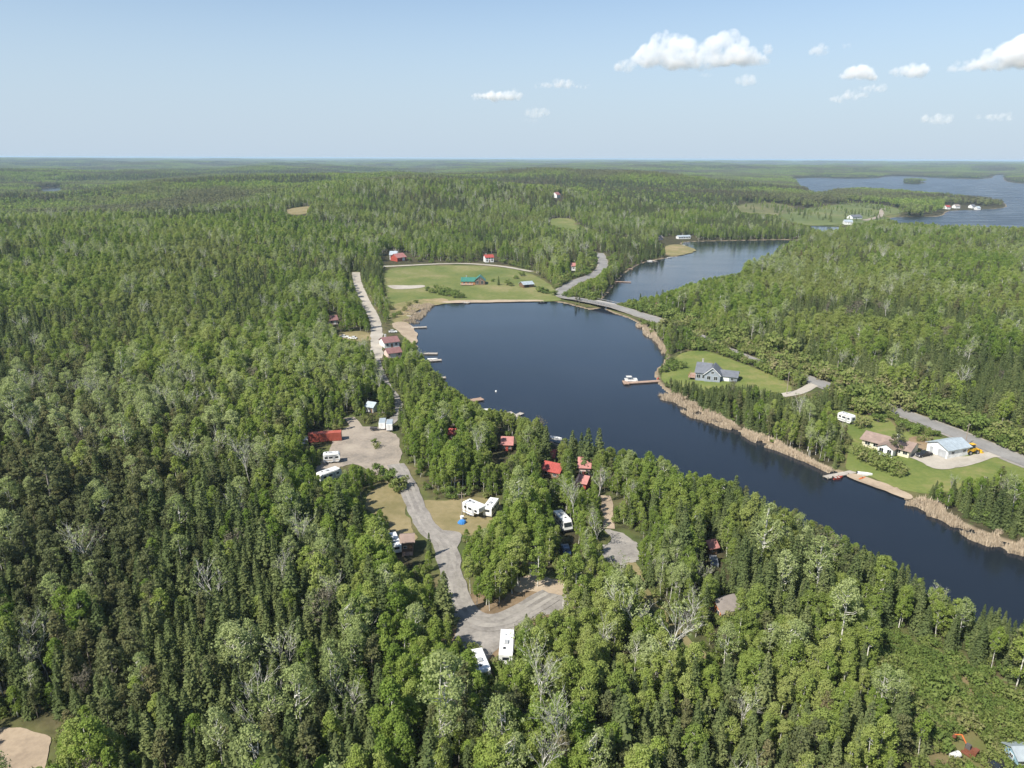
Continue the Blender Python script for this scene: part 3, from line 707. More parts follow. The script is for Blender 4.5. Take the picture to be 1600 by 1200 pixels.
for _k in (-1.05, .95):
    ribbon('wheel_rut', offset_path(ROAD_L[3:], _k), 1.0, 0.21, M['worn'], .55, 1.2, 2)
ribbon('far_gravel_road', ROAD_FAR, 6.2, 0.2, M['pale_road'], 0.7, 2.0, 6)
ribbon('wooded_lane', ROAD_HID, 3.2, 0.17, M['gravel'], 0.5, 2.0, 3)
ribbon('field_road', ROAD_UP, 5.0, 0.22, M['pale_road'], 0.8, 3)
ribbon('yard_lane', LANE, 4.0, 0.14, M['yard'], 0.6)
ribbon('sandy_path', PATH_S, 3.0, 0.14, M['sand'], 1.0)
ribbon('forest_track', TRACK, 2.6, 0.14, M['dry'], 1.4)
ribbon('golf_road', GOLF_RD, 9.0, 0.4, M['yard'], 1)
ribbon('lakeside_drive', DRIVE_R, 4.4, 0.16, M['pale_road'], 0.6)
ribbon('property_drive', PROP_DRIVE, 4.5, 0.18, M['pale_road'], 0.6)
BR_A, BR_B = P0(921, 474), P0(948, 480)
BR_C = (BR_A + BR_B) / 2
def bridge_flat(x, y, z):
    k = 1 - ss(np.hypot(x - BR_C[0], y - BR_C[1]), 16, 42)
    return np.maximum(z, z * (1 - k) + 2.35 * k)
ribbon('highway', HWY, 7.0, 0.26, M['asphalt'], 0.25, 2.0, 6, bridge_flat)
ribbon('highway_shoulder', HWY, 9.4, 0.19, M['gravel'], 0.5, 2.0, 6, lambda x, y, z: bridge_flat(x, y, z) - 0.05)

# ------------------------------------------------------------------ tree kinds
def frame_tris(cent, size, r, up=0.0, nrm=None):
    """one leaf-sized triangle round each centre, turned at random"""
    n = len(cent)
    a = r.normal(size=(n, 3))
    if nrm is not None: a = np.cross(nrm, a)
    a /= np.linalg.norm(a, axis=1)[:, None] + 1e-9
    b = np.cross(nrm, a) if nrm is not None else r.normal(size=(n, 3)); b -= a * (a * b).sum(1)[:, None]; b /= np.linalg.norm(b, axis=1)[:, None]
    if up:
        a[:, 2] *= (1 - up); b[:, 2] *= (1 - up)
    s = np.asarray(size).reshape(-1, 1) * np.ones((n, 1))
    v = np.stack([cent + a * s, cent - a * s * .5 + b * s * .8, cent - a * s * .5 - b * s * .8], 1).reshape(-1, 3)
    return v, np.arange(3 * n).reshape(-1, 3)
def crown_mesh(name, v, f, tint, mat):
    me = np_mesh(name, v, f, mat)
    a = me.attributes.new('tint', 'FLOAT', 'POINT'); a.data.foreach_set('value', np.asarray(tint, np.float32))
    return me
def tube_np(pts, rad, n=5):
    pts = np.asarray(pts, float); m = len(pts)
    t = np.gradient(pts, axis=0); t /= np.linalg.norm(t, axis=1)[:, None] + 1e-9
    ref = np.where(np.abs(t[:, 2:3]) > .9, np.array([[1., 0, 0]]), np.array([[0, 0, 1.]]))
    u = np.cross(t, ref); u /= np.linalg.norm(u, axis=1)[:, None]; w = np.cross(t, u)
    an = np.arange(n) * 2 * np.pi / n
    v = pts[:, None] + (u[:, None] * np.cos(an)[None, :, None] + w[:, None] * np.sin(an)[None, :, None]) * np.asarray(rad)[:, None, None]
    i = np.arange(m * n).reshape(m, n)
    q = np.stack([i[:-1], np.roll(i[:-1], -1, 1), np.roll(i[1:], -1, 1), i[1:]], -1).reshape(-1, 4)
    return v.reshape(-1, 3), np.concatenate([q[:, [0, 1, 2]], q[:, [0, 2, 3]]])
def join(parts):
    V = []; F = []; n = 0
    for v, f in parts:
        V.append(v); F.append(f + n); n += len(v)
    return np.concatenate(V), np.concatenate(F)

def spruce(r, h, rad, q=1.0):
    V = []; F = []; T = []; n = 0
    nw = int((h * 1.75) * (0.55 + 0.45 * q)); base = h * r.uniform(0.03, 0.10)
    for k in range(nw):
        t = (k + r.uniform(-.3, .3)) / nw
        t = min(max(t, 0), .99)
        z = base + (h - base) * t
        R = rad * (1 - t) ** 0.85 * r.uniform(0.78, 1.12) + 0.12
        nb = max(4, int((9 if q > .8 else 6) * (1 - .45 * t)))
        ph0 = r.uniform(0, 6.3)
        for b in range(nb):
            if r.random() < .08: continue
            ph = ph0 + b * 2 * math.pi / nb + r.uniform(-.25, .25)
            Rb = R * r.uniform(0.7, 1.15); dr = Rb * r.uniform(0.18, 0.42); wd = min(0.62, 2.6 / nb)
            c, s = math.cos(ph), math.sin(ph)
            tip = (c * Rb, s * Rb, z - dr)
            root = (0, 0, z + 0.12 * R)
            l = (math.cos(ph - wd) * Rb * .66, math.sin(ph - wd) * Rb * .66, z - dr * .8 - .12 * R)
            g = (math.cos(ph + wd) * Rb * .66, math.sin(ph + wd) * Rb * .66, z - dr * .8 - .12 * R)
            mid = (c * Rb * .55, s * Rb * .55, z - dr * .35 + .03)
            V += [root, l, mid, g, tip]; F += [(n, n + 1, n + 2), (n, n + 2, n + 3), (n + 1, n + 4, n + 2), (n + 2, n + 4, n + 3)]
            T += [r.random()] * 5; n += 5
    V = np.array(V); F = np.array(F); T = np.array(T)
    m = int(520 * q)                                        # small sprays that break the outline
    t = r.random(m) ** 1.25
    rr_ = rad * (1 - t) ** .85 * r.uniform(.55, 1.12, m) + .1
    ph = r.random(m) * 6.283
    cc = np.stack([np.cos(ph) * rr_, np.sin(ph) * rr_, base + (h - base) * t - rr_ * .25], 1)
    v2, f2 = frame_tris(cc, r.uniform(.16, .34, m), r)
    V, F2 = np.concatenate([V, v2]), np.concatenate([F, f2 + len(V)])
    T = np.concatenate([T, np.repeat(r.random(m), 3)])
    tv = tube_np([(0, 0, -1), (0, 0, h * .4), (0, 0, h * .98)], [.02 * h * .55, .013 * h * .6, .02], 5)
    return (V, F2, T), tv
def clusters(r, cent, crad, per, size):
    n = len(cent)
    p = r.normal(size=(n, per, 3)); p /= np.linalg.norm(p, axis=2)[..., None] + 1e-9
    p = p * (r.random((n, per, 1)) ** .45) * np.asarray(crad).reshape(-1, 1, 1) * np.array([1, 1, .75])
    c = (cent[:, None] + p).reshape(-1, 3)
    out = c - np.array([0, 0, 1.0]) * c[:, 2:3]; out = out / (np.abs(out).max() + 1e-9)
    top = (c[:, 2:3] - c[:, 2].mean()) / (np.ptp(c[:, 2]) + 1e-9) * np.array([[0, 0, 1.0]])
    pn_ = p.reshape(-1, 3); pn_ = pn_ / (np.linalg.norm(pn_, axis=1)[:, None] + 1e-9)
    nr = .22 * pn_ + .8 * out + .9 * top + np.array([0, 0, .3]) + r.normal(size=c.shape) * .6
    nr /= np.linalg.norm(nr, axis=1)[:, None]
    v, f = frame_tris(c, r.uniform(.6, 1.25, len(c)) * size, r, 0, nr)
    tn = np.repeat(np.clip(r.normal(.5, .22, n), 0, 1), per)
    tn = np.clip(tn + r.normal(0, .16, len(tn)), 0, 1)
    return v, f, np.repeat(tn, 3)
def limbs(r, h, cent, k, r0, z0):
    out = []
    for i in r.choice(len(cent), min(k, len(cent)), replace=False):
        c = cent[i]
        zb = max(z0, c[2] - np.hypot(c[0], c[1]) * r.uniform(.7, 1.3))
        zb = min(zb, h * .9)
        a = np.array([0, 0, zb]); m = a * .5 + c * .5 + np.array([c[0] * .12, c[1] * .12, -.15])
        out.append(tube_np([a, m, c], [r0 * .6, r0 * .4, r0 * .12], 3))
    return out
def aspen(r, h, rad, base, nc=64, per=48, size=.215, sparse=0, nl=14):
    rr0 = r.uniform(.82, 1.1)
    t = r.random(nc)
    zz = base + (h - base) * (t ** .8)
    u = (zz - base) / (h - base)
    env = np.sin(np.clip(u * .86 + .14, 0, 1) * np.pi) ** .6
    ph = r.random(nc) * 6.283; rr_ = rad * env * r.uniform(.25, 1.0, nc) ** .6
    lean = r.normal(size=2) * .04
    cent = np.stack([np.cos(ph) * rr_ + lean[0] * zz, np.sin(ph) * rr_ + lean[1] * zz, zz], 1)
    cr = rad * r.uniform(.24, .50, nc) * (.85 if sparse else 1)
    v, f, tn = clusters(r, cent, cr, per, size)
    bow = r.normal(size=2) * .25
    zs = np.array([-1, h * .3, h * .6, h * .93])
    tp = np.stack([bow[0] * np.sin(zs / h * 3) + lean[0] * zs, bow[1] * np.sin(zs / h * 3) + lean[1] * zs, zs], 1)
    tr = join([tube_np(tp, [.016 * h * .7, .012 * h * .8, .0075 * h, .02], 5)] + limbs(r, h, cent, nl, .0075 * h, base * .9))
    return (v, f, tn), tr
def pine(r, h, rad):
    base = h * r.uniform(.22, .38); nc = 40
    u = r.random(nc) ** .85
    zz = base + (h - base) * u
    env = (1 - u) ** .55 * (.55 + .45 * np.minimum(1, u * 5))
    ph = r.random(nc) * 6.283; rr_ = rad * env * r.uniform(.2, 1, nc) ** .55
    cent = np.stack([np.cos(ph) * rr_, np.sin(ph) * rr_, zz], 1)
    v, f, tn = clusters(r, cent, rad * r.uniform(.24, .40, nc), 36, .24)
    tr = join([tube_np([(0, 0, -1), (.1, 0, h * .5), (0, .05, h * .97)], [.013 * h, .01 * h, .02], 5)] + limbs(r, h, cent, 10, .006 * h, base * .7))
    return (v, f, tn), tr
def bare(r, h, leafy=0.0):
    """leafless or thinly leaved white tree: forked trunk, rising limbs, twigs"""
    tubes = []; tips = []
    def grow(p, d, L, rad, lev):
        n = 4
        pts = [p]; q = p.copy(); dd = d.copy()
        for i in range(n):
            dd = dd + r.normal(size=3) * .10 + np.array([0, 0, .06]); dd /= np.linalg.norm(dd)
            q = q + dd * L / n; pts.append(q.copy())
        tubes.append(tube_np(pts, np.linspace(rad, rad * .4, n + 1), 5 if lev == 0 else 3))
        if lev >= 3:
            tips.append(q); return
        k = {0: 9, 1: 5, 2: 3}[lev]
        for i in range(k):
            s = r.uniform(.45, 1) if lev == 0 else r.uniform(.3, 1)
            a = np.array(pts[min(int(s * n), n)]) if s >= .99 else np.array(pts[int(s * n)]) * (1 - (s * n % 1)) + np.array(pts[int(s * n) + 1]) * (s * n % 1)
            ax = r.normal(size=3); ax -= dd * (ax @ dd); ax /= np.linalg.norm(ax)
            an = r.uniform(.35, .8)
            nd = dd * math.cos(an) + ax * math.sin(an); nd[2] += .25; nd /= np.linalg.norm(nd)
            grow(a, nd, L * r.uniform(.28, .46) if lev == 0 else L * r.uniform(.4, .65), rad * (.42 if lev == 0 else .55), lev + 1)
    grow(np.array([0, 0, -0.8]), np.array([r.normal() * .05, r.normal() * .05, 1.0]), h * .92, .0105 * h, 0)
    tr = join(tubes)
    tips = np.array(tips)
    tips = tips[tips[:, 2] > h * .4]
    n = max(6, int(len(tips) * leafy))
    sel = tips[r.choice(len(tips), min(n, len(tips)), replace=False)]
    v, f, tn = clusters(r, sel, np.full(len(sel), .55), 9, .20)
    return (v, f, tn), tr
def shrub(r, h, rad, nc=14, per=26, size=.2):
    ph = r.random(nc) * 6.283; rr_ = rad * r.random(nc) ** .5 * .8
    zz = h * r.uniform(.3, .85, nc) * (1 - .35 * (rr_ / rad) ** 2)
    cent = np.stack([np.cos(ph) * rr_, np.sin(ph) * rr_, zz], 1)
    v, f, tn = clusters(r, cent, rad * r.uniform(.3, .45, nc), per, size)
    tr = join([tube_np([(0, 0, -.3), c * .5 + [0, 0, .1], c], [.05, .035, .012], 3) for c in cent[:6]])
    return (v, f, tn), tr

def make_kind(name, fn, leaf, bk, n, spec):
    out = []
    for i in range(n):
        r = np.random.default_rng(hash_name(name) + i)
        (v, f, t), (tv, tf) = fn(r)
        if spec == 'bare' and leaf is None:
            pass
        out.append((crown_mesh(name + '_crown', v, f, t, M[leaf]), np_mesh(name + '_trunk', tv, tf, M[bk])))
    return out
def hash_name(s): return sum(ord(c) * (i + 3) for i, c in enumerate(s))
ASPEN_WIDE = make_kind('aspen_wide', lambda r: aspen(r, 14, r.uniform(2.2, 3.1), r.uniform(2.0, 4.8)), 'aspen', 'white_bark', 7, '')
KINDS = {
 'spruce_tree': make_kind('spruce', lambda r: spruce(r, 12, r.uniform(1.8, 2.6)), 'spruce', 'grey_bark', 5, ''),
 'aspen_tree': make_kind('aspen', lambda r: aspen(r, 14, r.uniform(1.6, 2.3), r.uniform(2.2, 6.8)), 'aspen', 'white_bark', 7, ''),
 'pine_tree': make_kind('pine', lambda r: pine(r, 13, r.uniform(1.9, 2.7)), 'pine', 'grey_bark', 5, ''),
 'birch_tree': make_kind('birch', lambda r: aspen(r, 17, r.uniform(2.2, 3.1), r.uniform(8.0, 10.0), 46, 36, .20, 1, 20), 'birch', 'white_bark', 5, ''),
 'bare_tree': make_kind('bare', lambda r: bare(r, 14, .35), 'birch', 'white_bark', 6, 'bare'),
 'dead_tree': make_kind('dead', lambda r: bare(r, 11, .5), 'twig', 'grey_bark', 3, 'bare'),
 'shrub': make_kind('shrub', lambda r: shrub(r, 2.2, r.uniform(1.3, 1.8)), 'shrub', 'grey_bark', 5, ''),
}
BASE_H = {'spruce_tree': 12., 'aspen_tree': 14., 'pine_tree': 13., 'birch_tree': 17., 'bare_tree': 14., 'dead_tree': 11., 'shrub': 2.2}
CROWN_R = {'spruce_tree': 2.1, 'aspen_tree': 2.4, 'pine_tree': 2.1, 'birch_tree': 3.2, 'bare_tree': 2.5, 'dead_tree': 2.0, 'shrub': 1.6}

# ------------------------------------------------------------------ where each tree stands
def blobs(px, py, items, base=0.0):
    w = np.full(np.shape(px), base)
    for cx, cy, rx, ry, a in items:
        w = w + a * np.exp(-(((px - cx) / rx) ** 2 + ((py - cy) / ry) ** 2))
    return w
PINEB = [(120, 760, 190, 190, .75), (200, 1080, 200, 160, .7), (60, 640, 120, 60, .4), (230, 520, 140, 25, .35), (600, 380, 120, 18, .3), (330, 330, 130, 16, .45), (950, 312, 120, 14, .5)]
SPRUCEB = [(400, 860, 220, 130, .45), (420, 1130, 260, 110, .35), (330, 1000, 110, 160, .4), (1330, 890, 170, 110, .65), (1150, 900, 110, 90, .45), (1540, 980, 90, 80, .6), (530, 620, 170, 60, .5), (880, 690, 60, 40, .6), (700, 650, 90, 40, .25),
    (1330, 560, 260, 55, .45), (1540, 640, 120, 50, .55), (1150, 640, 120, 40, .35), (1100, 440, 120, 30, .45), (950, 1150, 160, 70, .25), (1480, 770, 120, 40, .2), (600, 340, 300, 14, .3), (1150, 360, 120, 14, .5)]
ASPENB = [(650, 1000, 180, 130, .9), (900, 1000, 150, 150, .9), (780, 870, 110, 80, 1.2), (1030, 770, 120, 60, 1.1), (600, 780, 120, 70, 1.0), (1250, 1080, 160, 110, .9), (230, 480, 300, 100, 1.25), (700, 720, 100, 60, 1.), (1400, 430, 260, 50, 1.0), (850, 370, 200, 25, .6), (120, 850, 190, 260, -.55), (430, 1090, 190, 120, -.3), (420, 600, 160, 60, .3)]
def species(px, py, x, y):
    n1 = fbm(x / 38, y / 38, 21, 2); n2 = fbm(x / 130, y / 130, 22, 2)
    n3 = (fbm(x / 95, y / 70, 23, 3) - .5) * 3.0 * ss(np.hypot(x, y), 240, 420)
    pn = blobs(px, py, PINEB, .10) + 1.1 * (n2 - .5)
    sp = blobs(px, py, SPRUCEB, .22) + 1.2 * (n1 - .5) - n3 * .5
    as_ = blobs(px, py, ASPENB, .40) - .5 * (n1 - .5) + n3
    return pn, sp, as_
def grid(x0, x1, y0, y1, s, seed):
    r = np.random.default_rng(seed)
    gx, gy = np.meshgrid(np.arange(x0, x1, s), np.arange(y0, y1, s))
    gx = gx.ravel() + r.uniform(-.46, .46, gx.size) * s; gy = gy.ravel() + r.uniform(-.46, .46, gy.size) * s
    return gx, gy
def in_view(px, py, m=330, mb=260):
    return (px > -m) & (px < 1600 + m) & (py < 1200 + mb)
def covers(x, y, z, h, rad, mask, fr=(.02, .2, .4, .6, .8, 1.0), wid=(.4, .9, 1.0, 1.0, .8, .25)):
    hit = np.zeros(x.shape, bool)
    for f, w in zip(fr, wid):
        px, py, dep = project(x, y, z + h * f)
        wp = rad * w * F_PX / dep
        for s in ((-1, 0, 1) if w else (0,)):
            hit |= look(mask, px + s * wp, py)
    return hit
def near_trees():
    X = []; Y = []
    for (r0, r1, s, seed) in ((60, 330, 2.7, 1), (330, 620, 3.9, 2), (620, 1300, 5.4, 3)):
        w = r1 * .92 + 60
        gx, gy = grid(-w, w, 50, r1, s, seed)
        rr_ = np.hypot(gx, gy); k = (rr_ >= r0) & (rr_ < r1) & (np.abs(gx) < gy * .92 + 60)
        X.append(gx[k]); Y.append(gy[k])
    x = np.concatenate(X); y = np.concatenate(Y)
    d = water_d(x, y); k = d > 1.2
    x, y, d = x[k], y[k], d[k]
    z = H(x, y, d)
    px, py, dep = project(x, y, z)
    k = in_view(px, py)
    x, y, z, d, px, py, dep = (a[k] for a in (x, y, z, d, px, py, dep))
    cd = clear_d(x, y); k = cd > .8
    x, y, z, d, px, py, dep, cd = (a[k] for a in (x, y, z, d, px, py, dep, cd))
    r = np.random.default_rng(99); n = len(x)
    pn, sp, as_ = species(px, py, x, y)
    kind = np.full(n, 1)                                   # 0 spruce 1 aspen 2 pine 3 birch 4 bare 5 dead
    g = r.gumbel(size=(3, n)) * .27
    kind = np.argmax(np.stack([sp + g[0], as_ + g[1], pn + g[2]]), 0)
    u = r.random(n)
    pale = fbm(x / 45, y / 45, 61, 2)
    kind = np.where((kind != 0) & (u < .05 + .25 * ss(pale, .58, .72)), 3, kind)
    kind = np.where((u > .994 - .022 * ss(pale, .5, .7)), 4, kind)
    kind = np.where((u > .6) & (u < .607), 5, kind)
    kind = np.where((dep > 420) & (kind == 5), 2, kind)
    hs = np.array([11.2, 10.6, 11.0, 14.6, 13.0, 9.6])[kind] * np.exp(r.normal(0, .17, n))
    hs *= .88 + .3 * (fbm(x / 50, y / 50, 71, 2) - .5)
    hs *= .55 + .45 * ss(cd, .5, 10)                       # lower growth along the edges
    hs *= .72 + .28 * ss(d, 1, 9)
    names = ['spruce_tree', 'aspen_tree', 'pine_tree', 'birch_tree', 'bare_tree', 'dead_tree']
    crn = np.array([CROWN_R[k_] / BASE_H[k_] for k_ in names])[kind]
    # strip along highway and in the brush zone: shrubs instead of trees
    sz = look(SHZ, px, py) | ((px > 1380) & (py > 1195) & (px < 1640) & (py < 1290))
    hw = path_dist(x, y, HWY)
    roadside = hw < 15
    brushy = sz | (roadside & (r.random(n) < .22))
    hs = np.where(roadside, hs * r.uniform(.42, .85, n), hs); kind = np.where(roadside & (kind > 2), 1, kind)
    alive = ~brushy
    for k_ in range(4):
        bad = alive & covers(x, y, z, hs, hs * crn, KEEP)
        if k_ < 3: hs = np.where(bad, hs * .82, hs)
        else: alive &= ~bad
    # where no tree fits, a shrub may
    rest = ~alive
    return dict(x=x, y=y, z=z, h=hs, kind=kind, px=px, py=py, dep=dep, alive=alive, rest=rest, cd=cd, d=d)
TR = near_trees()

# ------------------------------------------------------------------ geometry-node scatter for what nobody could count
def scatter(name, protos, x, y, z, sc, idx, rot, label):
    v = np.stack([x, y, z], 1)
    me = bpy.data.meshes.new(name); me.vertices.add(len(v)); me.vertices.foreach_set('co', v.astype(np.float32).ravel())
    for nm, arr, typ in (('s', sc, 'FLOAT'), ('k', idx, 'INT'), ('r', rot, 'FLOAT')):
        a = me.attributes.new(nm, typ, 'POINT'); a.data.foreach_set('value', np.asarray(arr, np.int32 if typ == 'INT' else np.float32))
    o = bpy.data.objects.new(name, me); COL.objects.link(o); o['kind'] = 'stuff'; o['label'] = label
    cl = bpy.data.collections.new(name + '_kinds')
    for i, parts in enumerate(protos):
        # one mesh per proto holding crown and trunk
        bm = bmesh.new(); mats = []
        big = bpy.data.meshes.new(name + '_proto')
        for j, pm in enumerate(parts):
            n0 = len(bm.faces)
            bm.from_mesh(pm); bm.faces.ensure_lookup_table()
            for fce in bm.faces[n0:]: fce.material_index = j
            mats.append(pm.materials[0])
        bm.to_mesh(big); bm.free()
        for mt in mats: big.materials.append(mt)
        po = bpy.data.objects.new('%s_%02d' % (name, i), big); cl.objects.link(po)
    ng = bpy.data.node_groups.new(name, 'GeometryNodeTree')
    ng.interface.new_socket('Geometry', in_out='INPUT', socket_type='NodeSocketGeometry')
    ng.interface.new_socket('Geometry', in_out='OUTPUT', socket_type='NodeSocketGeometry')
    nd = ng.nodes
    gi = nd.new('NodeGroupInput'); go = nd.new('NodeGroupOutput')
    iop = nd.new('GeometryNodeInstanceOnPoints'); ci = nd.new('GeometryNodeCollectionInfo')
    ci.inputs['Collection'].default_value = cl; ci.inputs['Separate Children'].default_value = True; ci.inputs['Reset Children'].default_value = True
    iop.inputs['Pick Instance'].default_value = True
    def at(nm, typ):
        a = nd.new('GeometryNodeInputNamedAttribute'); a.data_type = typ; a.inputs['Name'].default_value = nm
        return a.outputs['Attribute']
    cb = nd.new('ShaderNodeCombineXYZ'); ng.links.new(at('r', 'FLOAT'), cb.inputs[2])
    ng.links.new(gi.outputs[0], iop.inputs['Points']); ng.links.new(ci.outputs[0], iop.inputs['Instance'])
    ng.links.new(at('k', 'INT'), iop.inputs['Instance Index'])
    ng.links.new(cb.outputs[0], iop.inputs['Rotation']); ng.links.new(at('s', 'FLOAT'), iop.inputs['Scale'])
    ng.links.new(iop.outputs[0], go.inputs[0])
    md = o.modifiers.new('scatter', 'NODES'); md.node_group = ng
    return o

KN = ['spruce_tree', 'aspen_tree', 'pine_tree', 'birch_tree', 'bare_tree', 'dead_tree']
_alive = TR['alive'].copy()
# trees that show largest become things of their own; see the labels further down
_tpx, _tpy, _tdep = project(TR['x'], TR['y'], TR['z'] + TR['h'] * .8)
_seen = _alive & (_tpx > 5) & (_tpx < 1595) & (_tpy > 240) & (_tpy < 1190)
SINGLE = np.zeros(len(_alive), bool)
QUOTA = {'spruce_tree': 290, 'aspen_tree': 290, 'pine_tree': 230, 'birch_tree': 170, 'bare_tree': 110, 'dead_tree': 60}
for i, nm in enumerate(KN):
    c = np.where(_seen & (TR['kind'] == i))[0]
    c = c[np.argsort(TR['dep'][c] / TR['h'][c] ** .5)][:QUOTA[nm]]
    SINGLE[c] = True
_r = np.random.default_rng(5)
FOREST_NAME = {'spruce_tree': 'spruce_forest', 'aspen_tree': 'aspen_forest', 'pine_tree': 'pine_forest', 'birch_tree': 'birch_forest', 'bare_tree': 'bare_forest', 'dead_tree': 'dead_forest'}
for i, nm in enumerate(KN):
    c = np.where(_alive & ~SINGLE & (TR['kind'] == i))[0]
    if nm == 'aspen_tree':
        w = c[TR['dep'][c] > 290]; c = c[TR['dep'][c] <= 290]
        scatter('broad_aspen_forest', ASPEN_WIDE, TR['x'][w], TR['y'][w], TR['z'][w] - .1, TR['h'][w] / 14. * 1.12, _r.integers(0, 7, len(w)), _r.random(len(w)) * 6.283, 'mass of broad-crowned aspens beyond the campground and across the lake')
    if len(c):
        scatter(FOREST_NAME[nm], KINDS[nm], TR['x'][c], TR['y'][c], TR['z'][c] - .1, TR['h'][c] / BASE_H[nm], _r.integers(0, len(KINDS[nm]), len(c)), _r.random(len(c)) * 6.283, 'mass of %ss standing beyond the nearest ones' % nm.replace('_', ' '))
# understorey: shrubs in the brush zone, along edges, and where nothing taller fits
_x, _y = [], []
for (r0, r1, s, seed) in ((60, 330, 2.6, 31), (330, 700, 4.2, 32)):
    gx, gy = grid(-r1 * .92, r1 * .92, 50, r1, s, seed); rr_ = np.hypot(gx, gy); k = (rr_ >= r0) & (rr_ < r1) & (np.abs(gx) < gy * .92 + 60)
    _x.append(gx[k]); _y.append(gy[k])
gx, gy = grid(40, 190, 70, 190, 1.9, 34); _qx, _qy, _ = project(gx, gy, gx * 0 + 3); k = look(SHZ, _qx, _qy); _x.append(gx[k]); _y.append(gy[k])
gx, gy = grid(-20, 320, 180, 560, 2.3, 33); _q = path_dist(gx, gy, HWY); k = (_q > 5.0) & (_q < 13); _x.append(gx[k]); _y.append(gy[k])
_x = np.concatenate(_x); _y = np.concatenate(_y)
_d = water_d(_x, _y); k = _d > 1.0; _x, _y, _d = _x[k], _y[k], _d[k]
_cd = clear_d(_x, _y); _hw = path_dist(_x, _y, HWY); _z = H(_x, _y, _d)
_px, _py, _ = project(_x, _y, _z)
_z1 = look(SHZ, _px, _py) | ((_px > 1400) & (_py > 1195) & (_px < 1640))
_u = _r.random(len(_x))
k = ((_cd > .6) & ((_z1 & (_u < .95)) | ((_hw < 13.5) & (_u < .8)) | ((_hw < 22) & (_u < .5)) | (_u < .34 + .4 * (_cd < 7)))) & in_view(_px, _py)
_x, _y, _z, _z1, _cd, _hw = _x[k], _y[k], _z[k], _z1[k], _cd[k], _hw[k]
_s = np.exp(_r.normal(-.05, .33, len(_x))) * np.where(_z1, 1.0, np.where((_hw < 13.5) & (_y > 180), 2.1, .9))
for _k in range(3):
    bad = covers(_x, _y, _z, _s * 2.2, _s * 1.5, KEEP_LOW, (.1, .5, .95), (1., 1., .6)); _s = np.where(bad, _s * .6, _s)
k = ~bad
SHR = dict(x=_x[k], y=_y[k], z=_z[k], s=_s[k], zone=_z1[k])
_ppx, _ppy, _pdep = project(SHR['x'], SHR['y'], SHR['z'])
SHR['px'] = _ppx; SHR['py'] = _ppy; SHR['dep'] = _pdep
c = np.where(SHR['zone'] & (_ppx > 5) & (_ppx < 1595) & (_ppy < 1195))[0]
c = c[np.argsort(-(SHR['s'][c] / _pdep[c]))][:150]
SHR['single'] = np.zeros(len(SHR['x']), bool); SHR['single'][c] = True
k = ~SHR['single']
scatter('undergrowth', KINDS['shrub'], SHR['x'][k], SHR['y'][k], SHR['z'][k] - .05, SHR['s'][k], _r.integers(0, 5, k.sum()), _r.random(k.sum()) * 6.283, 'low leafy undergrowth between the trees and along the road')

# far woods: pieces of forest, each a clump of simple crowns
def far_clump(seed, size, n, hmean, kindw):
    r = np.random.default_rng(seed)
    V = []; F = []; T = []; mats = []
    out = {}
    for i in range(n):
        px_, py_ = r.uniform(-size / 2, size / 2, 2) * 1.08
        kd = r.choice(3, p=kindw); h = hmean * r.uniform(.7, 1.25)
        if kd == 0:
            t = np.linspace(0, 1, 6)[:-1]; vs = []; fs = []; m = 0
            for k_, tt in enumerate(t):
                R = 1.7 * (1 - tt) ** .8 * r.uniform(.8, 1.15); zz = h * (.08 + .92 * tt)
                a0 = r.uniform(0, 6)
                ring = [(math.cos(a0 + j * 1.2566) * R * r.uniform(.75, 1.2), math.sin(a0 + j * 1.2566) * R * r.uniform(.75, 1.2), zz - .3 * R) for j in range(5)]
                vs += ring + [(0, 0, zz + h * .22)]
                fs += [(m + j, m + (j + 1) % 5, m + 5) for j in range(5)]; m += 6
            v = np.array(vs); f = np.array(fs); key = 'spruce'
        else:
            nc = 46
            cz = h * (.45 + .5 * r.random(nc)); ph = r.random(nc) * 6.283; rad = (2.9 if kd == 1 else 2.0) * np.sin(np.clip((cz / h - .3) / .75, 0, 1) * np.pi) ** .5
            rr_ = rad * r.random(nc) ** .4
            cc_ = np.stack([np.cos(ph) * rr_, np.sin(ph) * rr_, cz], 1)
            nr = cc_ * np.array([.5, .5, 0]) + np.array([0, 0, 1.]) * ((cz / h - .55) * 2.5 + .3)[:, None] + r.normal(size=cc_.shape) * .45
            nr /= np.linalg.norm(nr, axis=1)[:, None]
            v, f = frame_tris(cc_, r.uniform(.65, 1.2, nc), r, 0, nr)
            key = 'aspen' if kd == 1 else 'pine'
        v = v + np.array([px_, py_, 0])
        out.setdefault(key, []).append((v, f, np.full(len(v), r.random())))
    res = []
    for key, L in out.items():
        v, f = join([(a, b) for a, b, c in L]); t = np.concatenate([c for a, b, c in L])
        res.append(crown_mesh('far_clump', v, f, t, FARM[key]))
    return res
def far_leaf(name, stops, stand):
    g = N(name)
    tint = g.attr('tint'); n1 = g.noise(0.006, 3); n3 = g.noise(0.05, 2)
    f = g.math('ADD', g.math('MULTIPLY', tint, .45), g.math('MULTIPLY', g.math('ADD', n1, n3), .30))
    c = g.ramp(f, stops)
    n2 = g.noise(0.0028, 4)
    k = g.ramp(n2, [(0.46, (0, 0, 0)), (0.58, (.9, .9, .9))])
    c = g.mix(k, c, stand)
    d = g.n('ShaderNodeBsdfDiffuse'); g.l(c, d.inputs['Color'])
    t = g.n('ShaderNodeBsdfTranslucent'); g.l(g.mix(.7, (0, 0, 0), c), t.inputs['Color'])
    m = g.n('ShaderNodeAddShader')
    g.l(d.outputs[0], m.inputs[0]); g.l(t.outputs[0], m.inputs[1]); g.l(m.outputs[0], g.out.inputs['Surface'])
    return g.m
